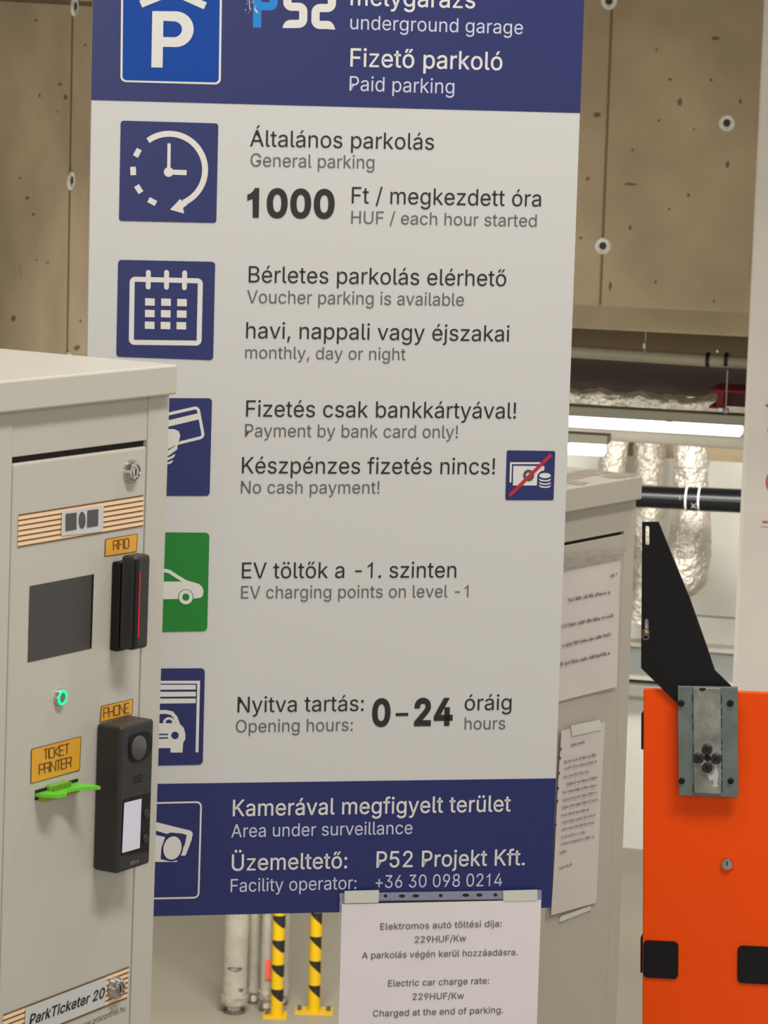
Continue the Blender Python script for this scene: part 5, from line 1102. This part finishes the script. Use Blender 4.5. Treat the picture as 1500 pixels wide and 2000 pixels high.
# steel plate, set at its own small angle
frPl = frame(-0.205, 0, 0.052, 1382, 1450, 4.1)
frPl['O'] = frO['O'] + frO['U'] * o_(1382, 1450, 0.024)[0] + frO['Y'] * o_(1382, 1450, 0.024)[1] + frO['Z'] * 0.024
Mo = matrix_of(frO).inverted() @ matrix_of(frPl)
l_ = lambda px, py, z=0.0: uv(frPl, px, py, z)
def gpart(*a, **k):
    o = part(*a, **k); o.matrix_local = Mo; return o
p0 = l_(1324.5, 1449)[0]; p1 = l_(1441, 1449)[0]; py1 = l_(1382, 1341.5)[1]; py0 = l_(1382, 1556)[1]
pl = gpart('mounting_plate', MB().box(p0, p1, py0, py1, -0.006, 0, 0.0008), M['galv'], G, 'grey galvanised mounting plate')
c0 = l_(1355, 1449)[0]; c1 = l_(1409, 1449)[0]
yw = l_(1382, 1549)[1]
part('raised_channel', MB().box(c0, c1, yw, py1 - 0.0005, 0, 0.0045, 0.0012), M['galv_worn'], pl)
mb = MB()
rr = random.Random(5)
for side, xx in ((0, c0), (1, c1)):
    yy = py0 + 0.006
    while yy < py1 - 0.004:
        L_ = rr.uniform(0.004, 0.012)
        if rr.random() < (0.9 if yy < (py0 + py1) / 2 else 0.45): mb.box(xx - 0.0012, xx + 0.0010, yy, yy + L_, 0, 0.0016 + rr.random() * 0.001, 0.0004, 1)
        yy += L_ + rr.uniform(0.001, 0.006)
part('weld_seam', mb, M['gap'], pl)
cx, cy = l_(1382.5, 1479); rb_ = 0.0067; zb_ = 0.0045
for dx, dy in ((0, 1), (0, -1), (1, 0), (-1, 0)):
    bx, by = cx + dx * 0.0113, cy + dy * 0.0116
    bt = part('socket_bolt', MB().lathe([(rb_, zb_), (rb_, zb_ + 0.005), (rb_ * 0.85, zb_ + 0.006), (rb_ * 0.42, zb_ + 0.006), (rb_ * 0.40, zb_ + 0.003), (0.0002, zb_ + 0.003)], bx, by, 26), M['black'], pl, smooth=True)
part('center_hole', MB().lathe([(0.0042, zb_), (0.0042, zb_ + 0.0006)], cx, cy, 20), M['gap'], pl)
for px, py in ((1330.5, 1373), (1426.7, 1373), (1331.8, 1524.7), (1427.4, 1524.7)):
    x, y = l_(px, py); part('screw', MB().lathe([(0.0042, 0), (0.0042, 0.004), (0.0035, 0.005), (0.0002, 0.005)], x, y, 6 if py > 1500 else 18), M['black_matt'], pl)
q9 = lambda x, y: (x / 7.694 + 1300, y / 7.694 + 1320)
p = Print(frPl, 0.0049)
p.poly([q9(*c) for c in ((745, 1325), (768, 1330), (775, 1400), (790, 1460), (785, 1560), (775, 1620), (795, 1650), (780, 1672), (720, 1670), (700, 1655), (722, 1620), (715, 1560), (690, 1575), (655, 1570), (640, 1520), (628, 1480), (660, 1475), (690, 1495), (725, 1450), (740, 1400))])
p.poly([q9(*c) for c in ((430, 1290), (470, 1312), (530, 1325), (590, 1290), (600, 1262), (640, 1262), (600, 1300), (560, 1340), (500, 1330), (450, 1316))])
p.poly([q9(*c) for c in ((560, 1380), (580, 1440), (640, 1462), (625, 1475), (570, 1450), (552, 1400))])
part('scraped_patch', p, M['bare'], pl)
p = Print(frPl, 0.0049); p.poly([q9(*c) for c in ((495, 185), (600, 180), (602, 212), (560, 232), (520, 222))]); part('dark_stain', p, M['gap'], pl)
# black bracket behind the plate
zk_ = 0.008
pts = [(1254.2, 1020), (1286, 1020), (1300, 1055), (1348, 1172), (1382, 1268), (1396, 1310), (1428, 1341), (1430, 1440), (1340, 1440), (1325, 1376), (1252, 1305)]
def slot(cx, y0_, y1_, r, n=6):
    return [(cx + r * math.cos(t), y0_ + r - r * math.sin(t)) for t in [PI * i / n for i in range(n + 1)]] + [(cx - r * math.cos(t), y1_ - r + r * math.sin(t)) for t in [PI * i / n for i in range(n + 1)]]
cs = [pts, slot(1264, 1027, 1065.5, 4.2), slot(1262.8, 1208, 1242, 4.0)]
mb = MB().prism([[uv(frO, a, b, zk_) for a, b in c] for c in cs], zk_ - 0.005, zk_)
part('boom_bracket', mb, M['black_matt'], G, 'black steel boom bracket with two slots')
x, y = uv(frO, 1261.5, 1234.5, zk_)
for dy, mm in ((0, 'brass'), (-0.0055, 'chrome')):
    if mm == 'brass' and mm not in M: M['brass'] = material('brass', (190, 150, 105), 0.35, 1.0)
    vs = MB().lathe([(0.0046, zk_), (0.0046, zk_ + 0.0015), (0.0030, zk_ + 0.0015), (0.0030, zk_)], x, y + dy, 22, caps=False)
    part('washer', vs, M[mm], G, smooth=True)
x, y = uv(frO, 1263, 1219, zk_ - 0.008)
part('slot_bolt', MB().box(x - 0.0028, x + 0.0028, y - 0.007, y + 0.009, zk_ - 0.009, zk_ - 0.0055), M['bare'], G)
